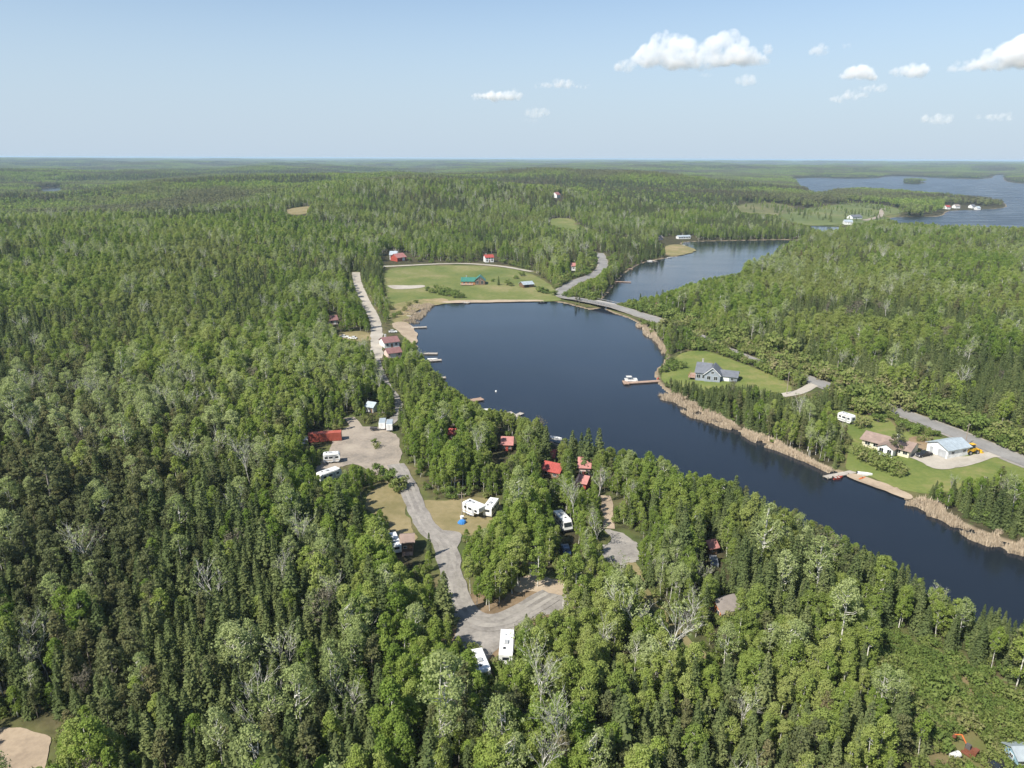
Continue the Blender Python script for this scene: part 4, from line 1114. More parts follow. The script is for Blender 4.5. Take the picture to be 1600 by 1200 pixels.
FARM = {'aspen': far_leaf('far_aspen', ASPEN, (0.105, 0.105, 0.058)), 'pine': far_leaf('far_pine', [(0.1, (0.055, 0.068, 0.032)), (0.9, (0.105, 0.110, 0.05))], (0.090, 0.080, 0.052)), 'spruce': far_leaf('far_spruce', [(0.1, (0.030, 0.048, 0.024)), (0.9, (0.068, 0.088, 0.038))], (0.05, 0.056, 0.032))}
def far_zone(name, r0, r1, size, n, hm, label, seed):
    w = r1 * .90
    x, y = grid(-w, w, r0 * .6, r1, size, seed); rr_ = np.hypot(x, y)
    k = (rr_ >= r0) & (rr_ < r1) & (np.abs(x) < y * .88 + 80)
    x, y = x[k], y[k]
    d = water_d(x, y); k = d > size * .45
    x, y, d = x[k], y[k], d[k]
    if r0 < 2300:
        k = clear_d(x, y) > size * .35; x, y, d = x[k], y[k], d[k]
    z = H(x, y, d); s = np.ones(len(x))
    if r0 < 2600:
        al = np.ones(len(x), bool)
        for k_ in range(3):
            bad = covers(x, y, z, s * hm, np.full(len(x), size * .45), KEEP, (.1, .6, 1.05), (1, 1, 1)); s = np.where(bad, s * .75, s)
        k = ~bad; x, y, z, s = x[k], y[k], z[k], s[k]
    px_, py_, _d = project(x, y, z)
    rr0 = np.random.default_rng(seed + 9)
    n2 = .5 + 2.0 * (fbm(x / 330, y / 190, 81, 3) - .5) + .35 * (blobs(px_, py_, SPRUCEB + PINEB, 0) - .25)
    fam = np.clip(np.floor((n2 - .30) / .40 * 3 + rr0.normal(0, .25, len(x))).astype(int), 0, 2)
    rr2 = np.random.default_rng(seed + 1)
    idx = fam * 3 + rr2.integers(0, 3, len(x))
    pw = [(.03, .92, .05), (.25, .50, .25), (.55, .08, .37)]
    protos = [far_clump(seed * 100 + i, size, n, hm, pw[i // 3]) for i in range(9)]
    scatter(name, protos, x, y, z - .2, s * rr2.uniform(.9, 1.12, len(x)), idx, rr2.integers(0, 4, len(x)) * 1.5708 + rr2.uniform(-.2, .2, len(x)), label)
# loose rows of trees between the golf fairways
_gx, _gy = grid(380, 900, 800, 1900, 9.0, 71)
_gs = (sdf(_gx, _gy, GOLF) < 4) | (sdf(_gx, _gy, MARSHF) < 4)
_gn = np.abs(np.sin(_gx / 34 + 2.2 * fbm(_gx / 120, _gy / 120, 3, 2) + _gy / 300)) < .22
_gk = _gs & (_gn | (_r.random(len(_gx)) < .10)) & (fbm(_gx / 60, _gy / 60, 13, 2) > .38) & (water_d(_gx, _gy) > 3)
_gx, _gy = _gx[_gk], _gy[_gk]
scatter('golf_course_trees', KINDS['spruce_tree'][:2] + KINDS['aspen_tree'][:3], _gx, _gy, H(_gx, _gy) - .1, _r.uniform(.45, .85, len(_gx)), _r.integers(0, 5, len(_gx)), _r.random(len(_gx)) * 6.283, 'loose rows of small trees between the golf fairways')
far_zone('far_woods', 1300, 2900, 24, 22, 12.5, 'woods covering the low hills beyond the lake', 301)
far_zone('distant_woods', 2900, 7000, 46, 60, 13, 'distant woods rolling towards the horizon', 302)
far_zone('horizon_woods', 7000, 14000, 100, 150, 14, 'hazy woods along the horizon', 303)

# ------------------------------------------------------------------ materials for built things
for nm, col, rgh, mt in (
    ('white_paint', (0.74, 0.74, 0.72), .45, 0), ('cream', (0.66, 0.60, 0.46), .6, 0), ('grey_siding', (0.26, 0.29, 0.33), .6, 0), ('log', (0.42, 0.19, 0.075), .65, 0), ('dark_log', (0.16, 0.10, 0.065), .7, 0),
    ('brown_wood', (0.20, 0.13, 0.085), .75, 0), ('pink_siding', (0.60, 0.47, 0.42), .7, 0), ('red_siding', (0.34, 0.07, 0.05), .6, 0), ('green_roof', (0.06, 0.21, 0.16), .45, .2), ('red_roof', (0.37, 0.080, 0.065), .45, .1),
    ('faded_red_roof', (0.42, 0.19, 0.17), .55, .1), ('brown_roof', (0.27, 0.20, 0.165), .8, 0), ('maroon_roof', (0.22, 0.115, 0.11), .8, 0), ('slate_roof', (0.135, 0.145, 0.165), .8, 0), ('metal_roof', (0.46, 0.52, 0.55), .4, .3),
    ('weathered_roof', (0.26, 0.225, 0.20), .85, 0), ('dock_wood', (0.40, 0.36, 0.31), .8, 0), ('brown_dock', (0.36, 0.25, 0.185), .8, 0), ('old_post', (0.20, 0.16, 0.12), .85, 0), ('pole_wood', (0.30, 0.25, 0.20), .85, 0),
    ('container_red', (0.42, 0.105, 0.07), .55, .1), ('rust', (0.20, 0.075, 0.045), .8, .1), ('orange_paint', (0.60, 0.17, 0.05), .5, 0), ('yellow_paint', (0.72, 0.42, 0.03), .45, 0), ('blue_tarp', (0.05, 0.22, 0.55), .5, 0), ('black_paint', (0.025, 0.025, 0.028), .4, 0),
    ('tyre', (0.02, 0.02, 0.02), .9, 0), ('steel', (0.42, 0.43, 0.44), .4, .7), ('concrete', (0.36, 0.345, 0.32), .9, 0), ('grey_car', (0.22, 0.24, 0.27), .3, .3), ('blue_car', (0.06, 0.10, 0.19), .3, .3), ('red_plastic', (0.55, 0.06, 0.05), .4, 0),
    ('canvas', (0.55, 0.54, 0.50), .8, 0), ('light_blue', (0.30, 0.46, 0.56), .55, 0), ('tan_stripe', (0.45, 0.36, 0.26), .5, 0), ('grey_vinyl', (0.40, 0.41, 0.42), .55, 0), ('dark_deck', (0.11, 0.10, 0.10), .8, 0), ('orange_siding', (0.52, 0.20, 0.09), .6, 0),
    ('window_frame', (0.66, 0.66, 0.64), .5, 0)):
    M[nm] = paint(nm, col, rgh, mt)
def glass():
    g = N('window_glass')
    return g.principled((0.02, 0.026, 0.032), 0.08, 0, None, 0.6)
M['glass'] = glass()

def axis(a, b):
    """ground line between two pixels: left end, right end (world), length, heading"""
    A = P(*a); B = P(*b)
    L = math.hypot(B[0] - A[0], B[1] - A[1])
    return A, B, L, math.atan2(B[1] - A[1], B[0] - A[0])
def zg(x, y):
    return float(H(np.array([x]), np.array([y]))[0])

# ------------------------------------------------------------------ houses
def window(parent, side, u, z, w, h, L, W, frame='window_frame'):
    t = .05
    m = MB(); f = MB(); s = .07
    def bar(mb, cu, cz, bw, bh, th):
        if side == 'f': mb.box((cu, -W / 2 - th / 2 + .01, cz), (bw, th, bh))
        elif side == 'b': mb.box((cu, W / 2 + th / 2 - .01, cz), (bw, th, bh))
        elif side == 'l': mb.box((-L / 2 - th / 2 + .01, cu, cz), (th, bw, bh))
        else: mb.box((L / 2 + th / 2 - .01, cu, cz), (th, bw, bh))
    bar(m, u, z, w, h, t)
    o = m.build('window', M['glass'], parent)
    for cu, cz, bw, bh in ((u, z + h / 2 + s / 2, w + 2 * s, s), (u, z - h / 2 - s / 2, w + 2 * s, s), (u - w / 2 - s / 2, z, s, h), (u + w / 2 + s / 2, z, s, h), (u, z, .05, h)):
        bar(f, cu, cz, bw, bh, t + .03)
    f.build('frame', M[frame], o)
def gable_house(t, L, W, hw, rise, wm, rm, wins=(), doors=(), over=.45, off=(0, 0, 0), turn=0.0, chim=None, chim_mat='concrete', seams=0):
    """walls, pitched roof, windows and doors under thing t; ridge along local x"""
    if off != (0, 0, 0) or turn:
        e = bpy.data.objects.new('wing', None); COL.objects.link(e); e.parent = t; e.location = off; e.rotation_euler = (0, 0, turn)
        par = None
    th = .16
    def place(o):
        if off != (0, 0, 0) or turn:
            o.data.transform(Matrix.Translation(off) @ Matrix.Rotation(turn, 4, 'Z'))
        return o
    if off != (0, 0, 0) or turn:
        bpy.data.objects.remove(e)
    w = MB()
    w.prism_x([(-W / 2, -1.2), (W / 2, -1.2), (W / 2, hw), (0, hw + rise), (-W / 2, hw)], -L / 2, L / 2)
    place(w.build('wall', M[wm], t))
    sl = rise / (W / 2)
    r = MB()
    for sgn in (-1, 1):
        y1 = sgn * (W / 2 + over); z1 = hw - over * sl
        prof = [(0, hw + rise + .02), (y1, z1 + .02), (y1, z1 + th + .02), (0, hw + rise + th + .02)]
        if sgn > 0: prof = prof[::-1]
        prof = prof[::-1]
        r.prism_x(prof, -L / 2 - over, L / 2 + over)
    ro = place(r.build('roof', M[rm], t))
    if chim is not None:
        c = MB(); c.box((chim[0], chim[1], hw + rise + .3), (.7, .7, 1.8)); c.box((chim[0], chim[1], hw + rise + 1.25), (.85, .85, .12))
        oc = place(c.build('chimney', M[chim_mat], ro))
    if seams:
        for k in range(seams):
            xx = -L / 2 - over + (k + .5) * (L + 2 * over) / seams
            s = MB()
            for sgn in (-1, 1):
                y1 = sgn * (W / 2 + over)
                s.tube((xx, 0, hw + rise + th + .03), (xx, y1, hw - over * sl + th + .03), .035, n=4)
            place(s.build('seam', M[rm], ro))
    n0 = len(t.children)
    for side, u, z, a, b in wins:
        before = set(bpy.data.objects)
        window(t, side, u, z, a, b, L, W)
        for o in set(bpy.data.objects) - before: place(o)
    for side, u, a, b, dm in doors:
        m = MB()
        if side == 'f': m.box((u, -W / 2 - .03, b / 2 + .05), (a, .08, b))
        elif side == 'l': m.box((-L / 2 - .03, u, b / 2 + .05), (.08, a, b))
        elif side == 'r': m.box((L / 2 + .03, u, b / 2 + .05), (.08, a, b))
        else: m.box((u, W / 2 + .03, b / 2 + .05), (a, .08, b))
        d = place(m.build('door', M[dm], t))
        k = MB()
        if side == 'f': k.box((u + a * .38, -W / 2 - .09, b * .5), (.06, .06, .12))
        elif side == 'l': k.box((-L / 2 - .09, u + a * .38, b * .5), (.06, .06, .12))
        elif side == 'r': k.box((L / 2 + .09, u + a * .38, b * .5), (.06, .06, .12))
        else: k.box((u + a * .38, W / 2 + .09, b * .5), (.06, .06, .12))
        place(k.build('handle', M['steel'], d))
def deck(t, x, y, sx, sy, z, mat='dock_wood', rail=True, railmat='white_paint'):
    d = MB(); d.box((x, y, z - .08), (sx, sy, .16)); o = d.build('deck', M[mat], t)
    for ax in (-1, 1):
        for ay in (-1, 1):
            p = MB(); p.box((x + ax * (sx / 2 - .15), y + ay * (sy / 2 - .15), (z - 1.2) / 2 - .1), (.16, .16, z + .9))
            p.build('post', M['old_post'], o)
    if rail:
        r = MB()
        r.box((x, y - sy / 2 + .05, z + .95), (sx, .09, .07)); r.box((x - sx / 2 + .05, y, z + .95), (.09, sy, .07)); r.box((x + sx / 2 - .05, y, z + .95), (.09, sy, .07))
        n = max(3, int(sx / 1.2))
        for k in range(n + 1):
            r.box((x - sx / 2 + .06 + k * (sx - .12) / n, y - sy / 2 + .05, z + .48), (.07, .07, .92))
        r.build('railing', M[railmat], o)
def front(a, b, W):
    """centre, heading and length of a house whose camera-side wall runs from pixel a to pixel b"""
    A, B, L, rz = axis(a, b)
    c = (A + B) / 2; n = np.array([-math.sin(rz), math.cos(rz)])
    x, y = c[:2] + n * W / 2
    return (float(x), float(y), zg(x, y)), rz, L
def house(name, label, a, b, W, hw, rise, wm, rm, cat='house', L=None, group=None, **kw):
    loc, rz, L0 = front(a, b, W)
    t = thing(name, label, cat, loc, rz, group)
    L = L or L0
    wins = kw.pop('wins', None)
    if wins is None:
        n = max(1, int(L / 3.2)); wins = [('f', -L / 2 + (k + .5) * L / n, hw * .55, 1.1, 1.0) for k in range(n)] + [('l', 0, hw * .55, 1.0, 1.0), ('r', 0, hw * .55, 1.0, 1.0)]
    else:
        wins = [(s, u * (L if s in 'fb' else W), z, w_, h_) for s, u, z, w_, h_ in wins]
    doors = [(s, u * (L if s in 'fb' else W), w_, h_, m_) for s, u, w_, h_, m_ in kw.pop('doors', [])]
    gable_house(t, L, W, hw, rise, wm, rm, wins, doors, **kw)
    return t, L, W

# log house with green roof in the field
t, L, W = house('log_house', 'orange log house with a green metal roof standing in the hay field', (721, 445.5), (742, 445.5), 8, 2.7, 2.3, 'log', 'green_roof', wins=[('f', -.3, 1.5, 1.3, 1.2), ('f', 0, 1.5, 1.3, 1.2), ('l', 0, 1.5, 1.2, 1.1)], doors=[('f', .28, 1.0, 2.1, 'brown_wood')], chim=(-1.5, 1.2), seams=9)
gable_house(t, 9, 7.6, 3.2, 3.2, 'dark_log', 'green_roof', [('l', -1.7, 2.0, 1.6, 2.4), ('l', 1.7, 2.0, 1.6, 2.4), ('l', 0, 4.6, 1.4, 1.3)], [], off=(L / 2 + 3.6, .5, .01), turn=math.pi / 2)
deck(t, -.8, -W / 2 - 1.7, L * .9, 3.2, .7, 'brown_dock')
# farm and white house along the field road
t, L, W = house('farmhouse', 'white farmhouse with a grey-white roof beside the red barn at the field corner', (609, 406), (620, 406.5), 8, 4.6, 2.6, 'white_paint', 'metal_roof', wins=[('f', -.25, 1.6, 1.1, 1.3), ('f', .25, 1.6, 1.1, 1.3), ('f', -.25, 3.7, 1.1, 1.1), ('f', .25, 3.7, 1.1, 1.1)], doors=[('f', 0, 1, 2, 'red_siding')], chim=(1, 1))
t, L, W = house('red_barn', 'low red barn with a pale pinkish roof next to the white farmhouse', (621, 409), (635, 407), 9, 3.2, 3.0, 'red_siding', 'faded_red_roof', cat='barn', wins=[('f', -.3, 1.6, 1, .9)], doors=[('f', .2, 3, 2.8, 'white_paint')])
t, L, W = house('white_house', 'white two-storey house with a red roof above the field road', (758.5, 410), (771.5, 409.5), 7, 4.2, 2.0, 'white_paint', 'red_roof', wins=[('f', -.3, 1.7, 1.3, 1.4), ('f', .3, 1.7, 1.3, 1.4), ('f', -.3, 3.4, 1.1, .9), ('f', 0, 3.4, 1.1, .9), ('f', .3, 3.4, 1.1, .9)], doors=[('f', 0, 1, 2.1, 'brown_wood')], chim=(-2, 1), seams=7)
t, L, W = house('boathouse', 'dark shed with a blue-grey roof near the lakeshore beside the highway', (818, 450.5), (834, 449), 7, 2.4, 1.6, 'dark_log', 'metal_roof', cat='shed', wins=[('f', .3, 1.4, 1, .8)], doors=[('f', -.15, 3.2, 2.1, 'black_paint')], seams=7)
# grey house by the lake
t, L, W = house('grey_house', 'blue-grey lakeside house with white trimmed gable on a wide lawn', (1086, 594.5), (1108, 596), 9, 3.6, 3.2, 'grey_siding', 'slate_roof', wins=[('f', -.28, 1.9, 1.5, 1.5), ('f', .12, 1.9, 1.5, 1.5), ('l', -.2, 1.9, 1.3, 1.5), ('l', .2, 1.9, 1.3, 1.5), ('l', 0, 4.3, 1.2, 1.0)], chim=(-1, 1.4))
gable_house(t, 8.5, 6.4, 3.4, 2.9, 'grey_siding', 'slate_roof', [('l', -1.4, 1.8, 1.4, 1.5), ('l', 1.4, 1.8, 1.4, 1.5), ('l', 0, 4.2, 1.0, 1.0)], [], off=(L / 2 + 1.2, -.9, .01), turn=math.pi / 2)
gable_house(t, 7, 6.6, 2.6, 1.7, 'grey_siding', 'slate_roof', [('f', 1.5, 1.5, 1.1, 1.0)], [('f', -1, 2.6, 2.1, 'white_paint')], off=(L / 2 + 7.6, .6, .02))
m = MB()
for s in (-1, 1):
    m.tube((L / 2 + 1.2 + s * 3.65, -5.62, 3.05), (L / 2 + 1.2, -5.62, 6.36), .14, n=4)
m.build('gable_trim', M['white_paint'], t)
deck(t, -L / 2 - 1.5, -1, 3.0, 7.5, 1.1, 'brown_dock', True, 'red_siding')
# brown bungalow, garage
t, L, W = house('bungalow', 'long cream bungalow under a low brown shingle roof near the garage', (1346, 697), (1419, 716.5), 8, 2.5, 1.5, 'cream', 'brown_roof', wins=[('f', -.38, 1.45, 1.5, 1.1), ('f', -.2, 1.45, 1.5, 1.1), ('f', .28, 1.45, 1.3, 1.0), ('f', .42, 1.45, 1.3, 1.0), ('l', 0, 1.4, 1.3, 1.0)], doors=[('f', -.06, 1.0, 2.05, 'brown_wood')], over=.7, chim=(2, .8), chim_mat='white_paint')
gable_house(t, 4.2, 4.6, 2.6, 1.25, 'white_paint', 'brown_roof', [('l', -1.2, 1.4, 1.2, 1.6), ('l', 1.2, 1.4, 1.2, 1.6)], [], off=(1.2, -W / 2 - 1.0, .01), turn=math.pi / 2)
A, B, L, rz = axis((1479, 718.5), (1510, 712)); Cc = P(1453.5, 712.5); W = math.hypot(*(Cc - A)[:2])
W = min(max(W, 7.5), 10); n_ = np.array([-math.sin(rz), math.cos(rz)]); L = max(L, 9.5)
ctr = A[:2] + np.array([math.cos(rz), math.sin(rz)]) * L / 2 + n_ * W / 2
t = thing('garage', 'white gabled garage with a pale grey metal roof on the gravel pad', 'garage', (ctr[0], ctr[1], zg(*ctr) + .2), rz)
gable_house(t, L, W, 2.9, 1.5, 'white_paint', 'metal_roof', [('f', 2.5, 1.7, 1.1, .8), ('f', -2.5, 1.7, 1.1, .8)], [('l', -1.8, 2.8, 2.3, 'grey_vinyl'), ('l', 2.0, 1.0, 2.0, 'grey_vinyl')], over=.5, seams=11)
# left shore
t, L, W = house('brown_roof_cottage', 'white cottage with a maroon-brown roof beside the pale gravel road', (601, 544), (624, 542.5), 7.5, 2.8, 1.9, 'white_paint', 'maroon_roof', wins=[('f', -.3, 1.6, 1.1, 1.1), ('f', .3, 1.6, 1.1, 1.1)], doors=[('f', 0, 1, 2, 'brown_wood')], chim=(-1.6, 1), chim_mat='white_paint')
t, L, W = house('brown_roof_garage', 'pinkish garage with a maroon-brown roof in front of the white cottage', (607, 559.5), (627.5, 558), 6.0, 2.4, 1.7, 'pink_siding', 'maroon_roof', cat='garage', wins=[('f', .32, 1.4, .9, .8)], doors=[('f', -.15, 2.7, 2.1, 'white_paint')])
t, L, W = house('pink_cottage', 'small pinkish cottage with a red-brown roof among trees left of the road', (514.5, 507.5), (528, 506.5), 6, 2.6, 1.9, 'pink_siding', 'maroon_roof', wins=[('f', -.2, 1.5, 1, 1)], doors=[('f', .2, .9, 2, 'white_paint')])
t, L, W = house('green_roof_shed', 'small pale shed half hidden among trees above the gravel yard', (572, 643), (583, 645), 4, 2.2, 1.2, 'white_paint', 'metal_roof', cat='shed', wins=[('f', 0, 1.3, .9, .7)], doors=[('f', .3, .8, 1.9, 'brown_wood')])
# red-roofed cabins between the campground and the lake
RC = 'red-roofed cabins by the lake'
t, L, W = house('cabin', 'brown cabin with a faded red gable roof nearest the crossed docks', (784, 704), (800, 705), 5, 2.4, 1.6, 'dark_log', 'faded_red_roof', cat='cabin', group=RC, wins=[('f', -.22, 1.4, .9, .9), ('f', .22, 1.4, .9, .9)], doors=[('f', 0, .9, 2, 'red_siding')])
t, L, W = house('cabin', 'tiny cabin with a red roof peeking out of trees near the brown dock', (702, 687), (710, 687.5), 3.4, 2.2, 1.2, 'dark_log', 'red_roof', cat='cabin', group=RC, wins=[('f', 0, 1.3, .8, .7)])
t, L, W = house('cabin', 'small cabin with a bright red roof behind the long red-roofed cabin', (850, 722), (865, 724), 4.2, 2.3, 1.4, 'brown_wood', 'red_roof', cat='cabin', group=RC, wins=[('f', 0, 1.4, .9, .8)])
t, L, W = house('cabin', 'long cabin with a bright red roof half hidden behind treetops', (847, 744), (873, 750), 5.2, 2.4, 1.6, 'brown_wood', 'red_roof', cat='cabin', group=RC, wins=[('f', -.25, 1.4, .9, .8), ('f', .25, 1.4, .9, .8)], seams=8)
t, L, W = house('cabin', 'tall cabin with a faded red roof and pale walls right of the spruces', (904, 745), (921, 746.5), 5.4, 3.4, 1.9, 'pink_siding', 'faded_red_roof', cat='cabin', group=RC, wins=[('f', -.25, 1.5, 1.0, 1.1), ('f', .2, 1.5, 1.2, 1.1)], doors=[('f', 0, .9, 2, 'red_siding')])
t, L, W = house('cabin', 'low cabin with a dull red roof below the tall pale-walled cabin', (901, 763), (915, 766), 4.4, 2.2, 1.3, 'red_siding', 'faded_red_roof', cat='cabin', group=RC, wins=[('f', 0, 1.3, .9, .7)])
# right wooded shore
A, B, L, rz = axis((1128, 975), (1152, 968))
n_ = np.array([-math.sin(rz), math.cos(rz)]); c = (A + B)[:2] / 2 + n_ * 2.2
t = thing('weathered_cabin', 'small cabin with weathered grey-brown roof and orange gable among spruces', 'cabin', (c[0], c[1], zg(*c) + .5), rz)
gable_house(t, 4.0, 3.9, 2.4, 1.5, 'orange_siding', 'weathered_roof', [('l', -.8, 1.4, .8, .9), ('l', .8, 1.4, .8, .9)], [('f', .8, .9, 1.9, 'brown_wood')], over=.6)
t, L, W = house('pink_hut', 'small hut with a pinkish roof in a sandy gap beside the forest track', (1109, 868), (1120, 866), 3, 2.1, 1.1, 'brown_wood', 'faded_red_roof', cat='hut', wins=[('f', 0, 1.2, .8, .6)], doors=[('f', .3, .7, 1.8, 'brown_wood')])
t, L, W = house('outhouse', 'white outhouse with a brown roof at the edge of the sandy bank', (828, 900.5), (838, 900.5), 1.7, 2.2, .7, 'white_paint', 'brown_roof', cat='outhouse', over=.25, wins=[('f', -.28, 1.6, .3, .3)], doors=[('f', .15, .75, 1.85, 'grey_vinyl')])
t, L, W = house('brown_shed', 'brown wooden shed with a tan roof beside the gravel road bend', (628, 864), (646, 863), 3.8, 2.9, .9, 'brown_wood', 'brown_roof', cat='shed', wins=[('f', -.2, 1.5, .7, .6)], doors=[('f', .2, .9, 1.9, 'dark_log')])
deck(t, 0, -W / 2 - .9, 2.6, 1.6, .3, 'brown_dock', True, 'brown_wood')
t, L, W = house('blue_shed', 'light blue shed with a pale grey roof at the edge of the brush slope', (1588, 1203), (1612, 1203), 3, 2.2, .8, 'light_blue', 'metal_roof', cat='shed', wins=[('f', -.25, 1.4, .6, .6), ('l', 0, 1.4, .7, .6)], doors=[('f', .2, .9, 1.9, 'white_paint')])
# far houses
def far_house(name, label, a, b, W, hw, rise, wm, rm, **kw):
    return house(name, label, a, b, W, hw, rise, wm, rm, **kw)
far_house('clubhouse', 'grey-roofed white clubhouse beside the golf fairways across the lake', (1332, 342.5), (1347, 342.5), 11, 3.4, 3, 'white_paint', 'slate_roof')
far_house('boat_store', 'long white building at the water below the clubhouse', (1319.5, 351), (1332, 351), 10, 4, 2.5, 'white_paint', 'metal_roof', cat='building')
far_house('shore_house', 'long low white building above the sandy point', (1060, 373.5), (1079, 373), 6, 2.5, 1.3, 'white_paint', 'metal_roof', cat='building')
far_house('point_house', 'pale pink house at the trees behind the sandy point', (1028, 375.5), (1036, 375), 7, 2.8, 2, 'pink_siding', 'weathered_roof')
far_house('hilltop_house', 'white house with an orange-red roof alone on the far wooded hill', (870, 309.5), (875.5, 309.5), 9, 5, 4, 'white_paint', 'faded_red_roof')
far_house('roadside_house', 'small white house with a red roof in trees by the highway curve', (893, 423), (899.5, 423), 6, 4, 2, 'white_paint', 'faded_red_roof')
far_house('causeway_cabin', 'dark maroon cabin beside the highway past the bridge', (1016, 486), (1025, 486), 6, 2.6, 1.8, 'dark_log', 'maroon_roof', cat='cabin')
CG = 'white cottages on the far point'
for lab, a, b, rm in (('white cottage with red roof, leftmost on the far wooded point', (1479, 327), (1485, 327), 'red_roof'), ('tan-roofed cottage second from left on the far wooded point', (1493, 325.5), (1500, 325.5), 'weathered_roof'),
                      ('small grey-roofed cottage third from left on the far wooded point', (1519, 325.5), (1524, 325.5), 'slate_roof'), ('white boathouse at the waterline near the tip of the far point', (1527, 328), (1532, 328), 'metal_roof')):
    far_house('cottage', lab, a, b, 10, 4, 3, 'white_paint', rm, cat='cottage', group=CG)

# ------------------------------------------------------------------ wheels, trailers and vehicles (local x = forward)
def wheel(t, x, y, r=.36, w=.24):
    m = MB(); m.tube((x, y - w / 2, r), (x, y + w / 2, r), r, n=12); o = m.build('wheel', M['tyre'], t)
    k = MB(); s = 1 if y > 0 else -1
    k.tube((x, y + s * (w / 2 - .02), r), (x, y + s * (w / 2 + .02), r), r * .55, n=10); k.build('rim', M['steel'], o)
def side_panel(t, name, mat, x, z, w, h, W, sides=(-1, 1)):
    for s in sides:
        m = MB(); m.box((x, s * (W / 2 + .015), z), (w, .05, h)); m.build(name, M[mat], t)
def camper(label, a, b, W=2.5, Hh=2.7, group=None, fifth=False, name='camper_trailer', stripe='tan_stripe', minL=5.5, maxL=10.5, centre=None):
    A, B, L, rz = axis(a, b); L = min(max(L, minL), maxL)
    c = (A + B)[:2] / 2 if centre is None else P(*centre)[:2]
    t = thing(name, label, 'camper', (c[0], c[1], zg(*c) + .12), rz, group)
    z0 = .55; z1 = z0 + Hh
    x0, x1 = -L / 2, L / 2
    m = MB()
    if fifth:
        prof = [(x0, z0), (x1 - 2.2, z0), (x1 - 2.2, z0 + 1.0), (x1 - .3, z0 + 1.15), (x1, z0 + 1.6), (x1 - .1, z1 - .2), (x1 - .5, z1 + .05), (x0 + .25, z1), (x0, z1 - .25)]
    else:
        prof = [(x0 + .1, z0), (x1 - .5, z0), (x1 - .05, z0 + .7), (x1, z0 + 1.3), (x1 - .15, z1 - .35), (x1 - .5, z1 - .02), (x0 + .3, z1), (x0, z1 - .3), (x0, z0 + .5)]
    m.prism(prof, -W / 2, W / 2); m.build('body', M['white_paint'], t)
    for s in (-1, 1):
        for k, (xx, ww) in enumerate(((-L * .32, .9), (-L * .05, 1.2), (L * .30, .9))):
            m = MB(); m.box((xx, s * (W / 2 + .01), z0 + Hh * .58), (ww, .05, .62)); m.build('window', M['glass'], t)
        m = MB(); m.box((0 if not fifth else -1.0, s * (W / 2 + .006), z0 + .55), (L * (.88 if not fifth else .72), .03, .22)); m.build('stripe', M[stripe], t)
    m = MB(); m.box((L * .13, -W / 2 - .015, z0 + 1.0), (.68, .05, 1.85)); d = m.build('door', M['grey_vinyl'], t)
    m = MB(); m.box((L * .13 + .25, -W / 2 - .06, z0 + 1.0), (.06, .06, .16)); m.build('handle', M['steel'], d)
    m = MB(); m.box((x0 - .01, 0, z0 + Hh * .6), (.05, 1.2, .6)); m.build('rear_window', M['glass'], t)
    if not fifth:
        m = MB(); m.box((x1 - .02, 0, z0 + Hh * .62), (.14, 1.4, .5)); m.build('front_window', M['glass'], t)
    m = MB(); m.box((-L * .08, 0, z1 + .14), (1.0, .7, .28)); m.build('air_conditioner', M['grey_vinyl'], t)
    for xx in (-L * .3, L * .22):
        m = MB(); m.box((xx, .3, z1 + .06), (.45, .45, .12)); m.build('roof_vent', M['black_paint' if xx < 0 else 'grey_vinyl'], t)
    for xx in (-.9, -.05):
        for s in (-1, 1): wheel(t, xx - L * .05, s * (W / 2 - .18))
    m = MB(); m.tube((x1 - .4, .5, z0), (x1 + .9, 0, z0 - .05), .05, n=5); m.tube((x1 - .4, -.5, z0), (x1 + .9, 0, z0 - .05), .05, n=5); m.tube((x1 + .8, 0, 0), (x1 + .8, 0, z0 + .15), .05, n=5); m.build('hitch', M['black_paint'], t)
    m = MB(); m.tube((x0 + .6, -W / 2 - .08, z1 - .25), (x1 - 1.2, -W / 2 - .08, z1 - .25), .09, n=6); m.build('awning', M['canvas'], t)
    return t, L
CT = 'campers parked about the campground'
camper('large white fifth-wheel camper with three dark windows on the grass by the road', (728, 800), (754, 811), 2.6, 2.9, CT, True, maxL=9.5)
camper('white camper parked crosswise behind the fifth-wheel at the tree edge', (761, 810), (774, 793), 2.4, 2.5, CT, maxL=6.5)
camper('white camper on the right of the gravel loop foot, end toward the loop', (790, 1046), (793, 1004), 2.5, 2.7, CT, maxL=8.5)
camper('white camper half hidden by trees left of the gravel loop foot', (757, 1072), (742, 1034), 2.4, 2.6, CT, maxL=8.0)
camper('long white camper with dark windows under trees below the red container', (499, 757), (531, 746), 2.5, 2.7, CT, maxL=8.5)
camper('white camper end showing beside trees at the left of the gravel yard', (511, 723), (527, 722), 2.4, 2.5, CT, minL=5, maxL=6)
camper('white camper alongside the brown wooden shed at the road bend', (621, 868), (611, 846), 2.2, 2.1, CT, maxL=7)
camper('white and grey camper on the green lawn above the bungalow', (1311, 657), (1332, 664), 2.5, 2.7, None, stripe='grey_car', maxL=9)
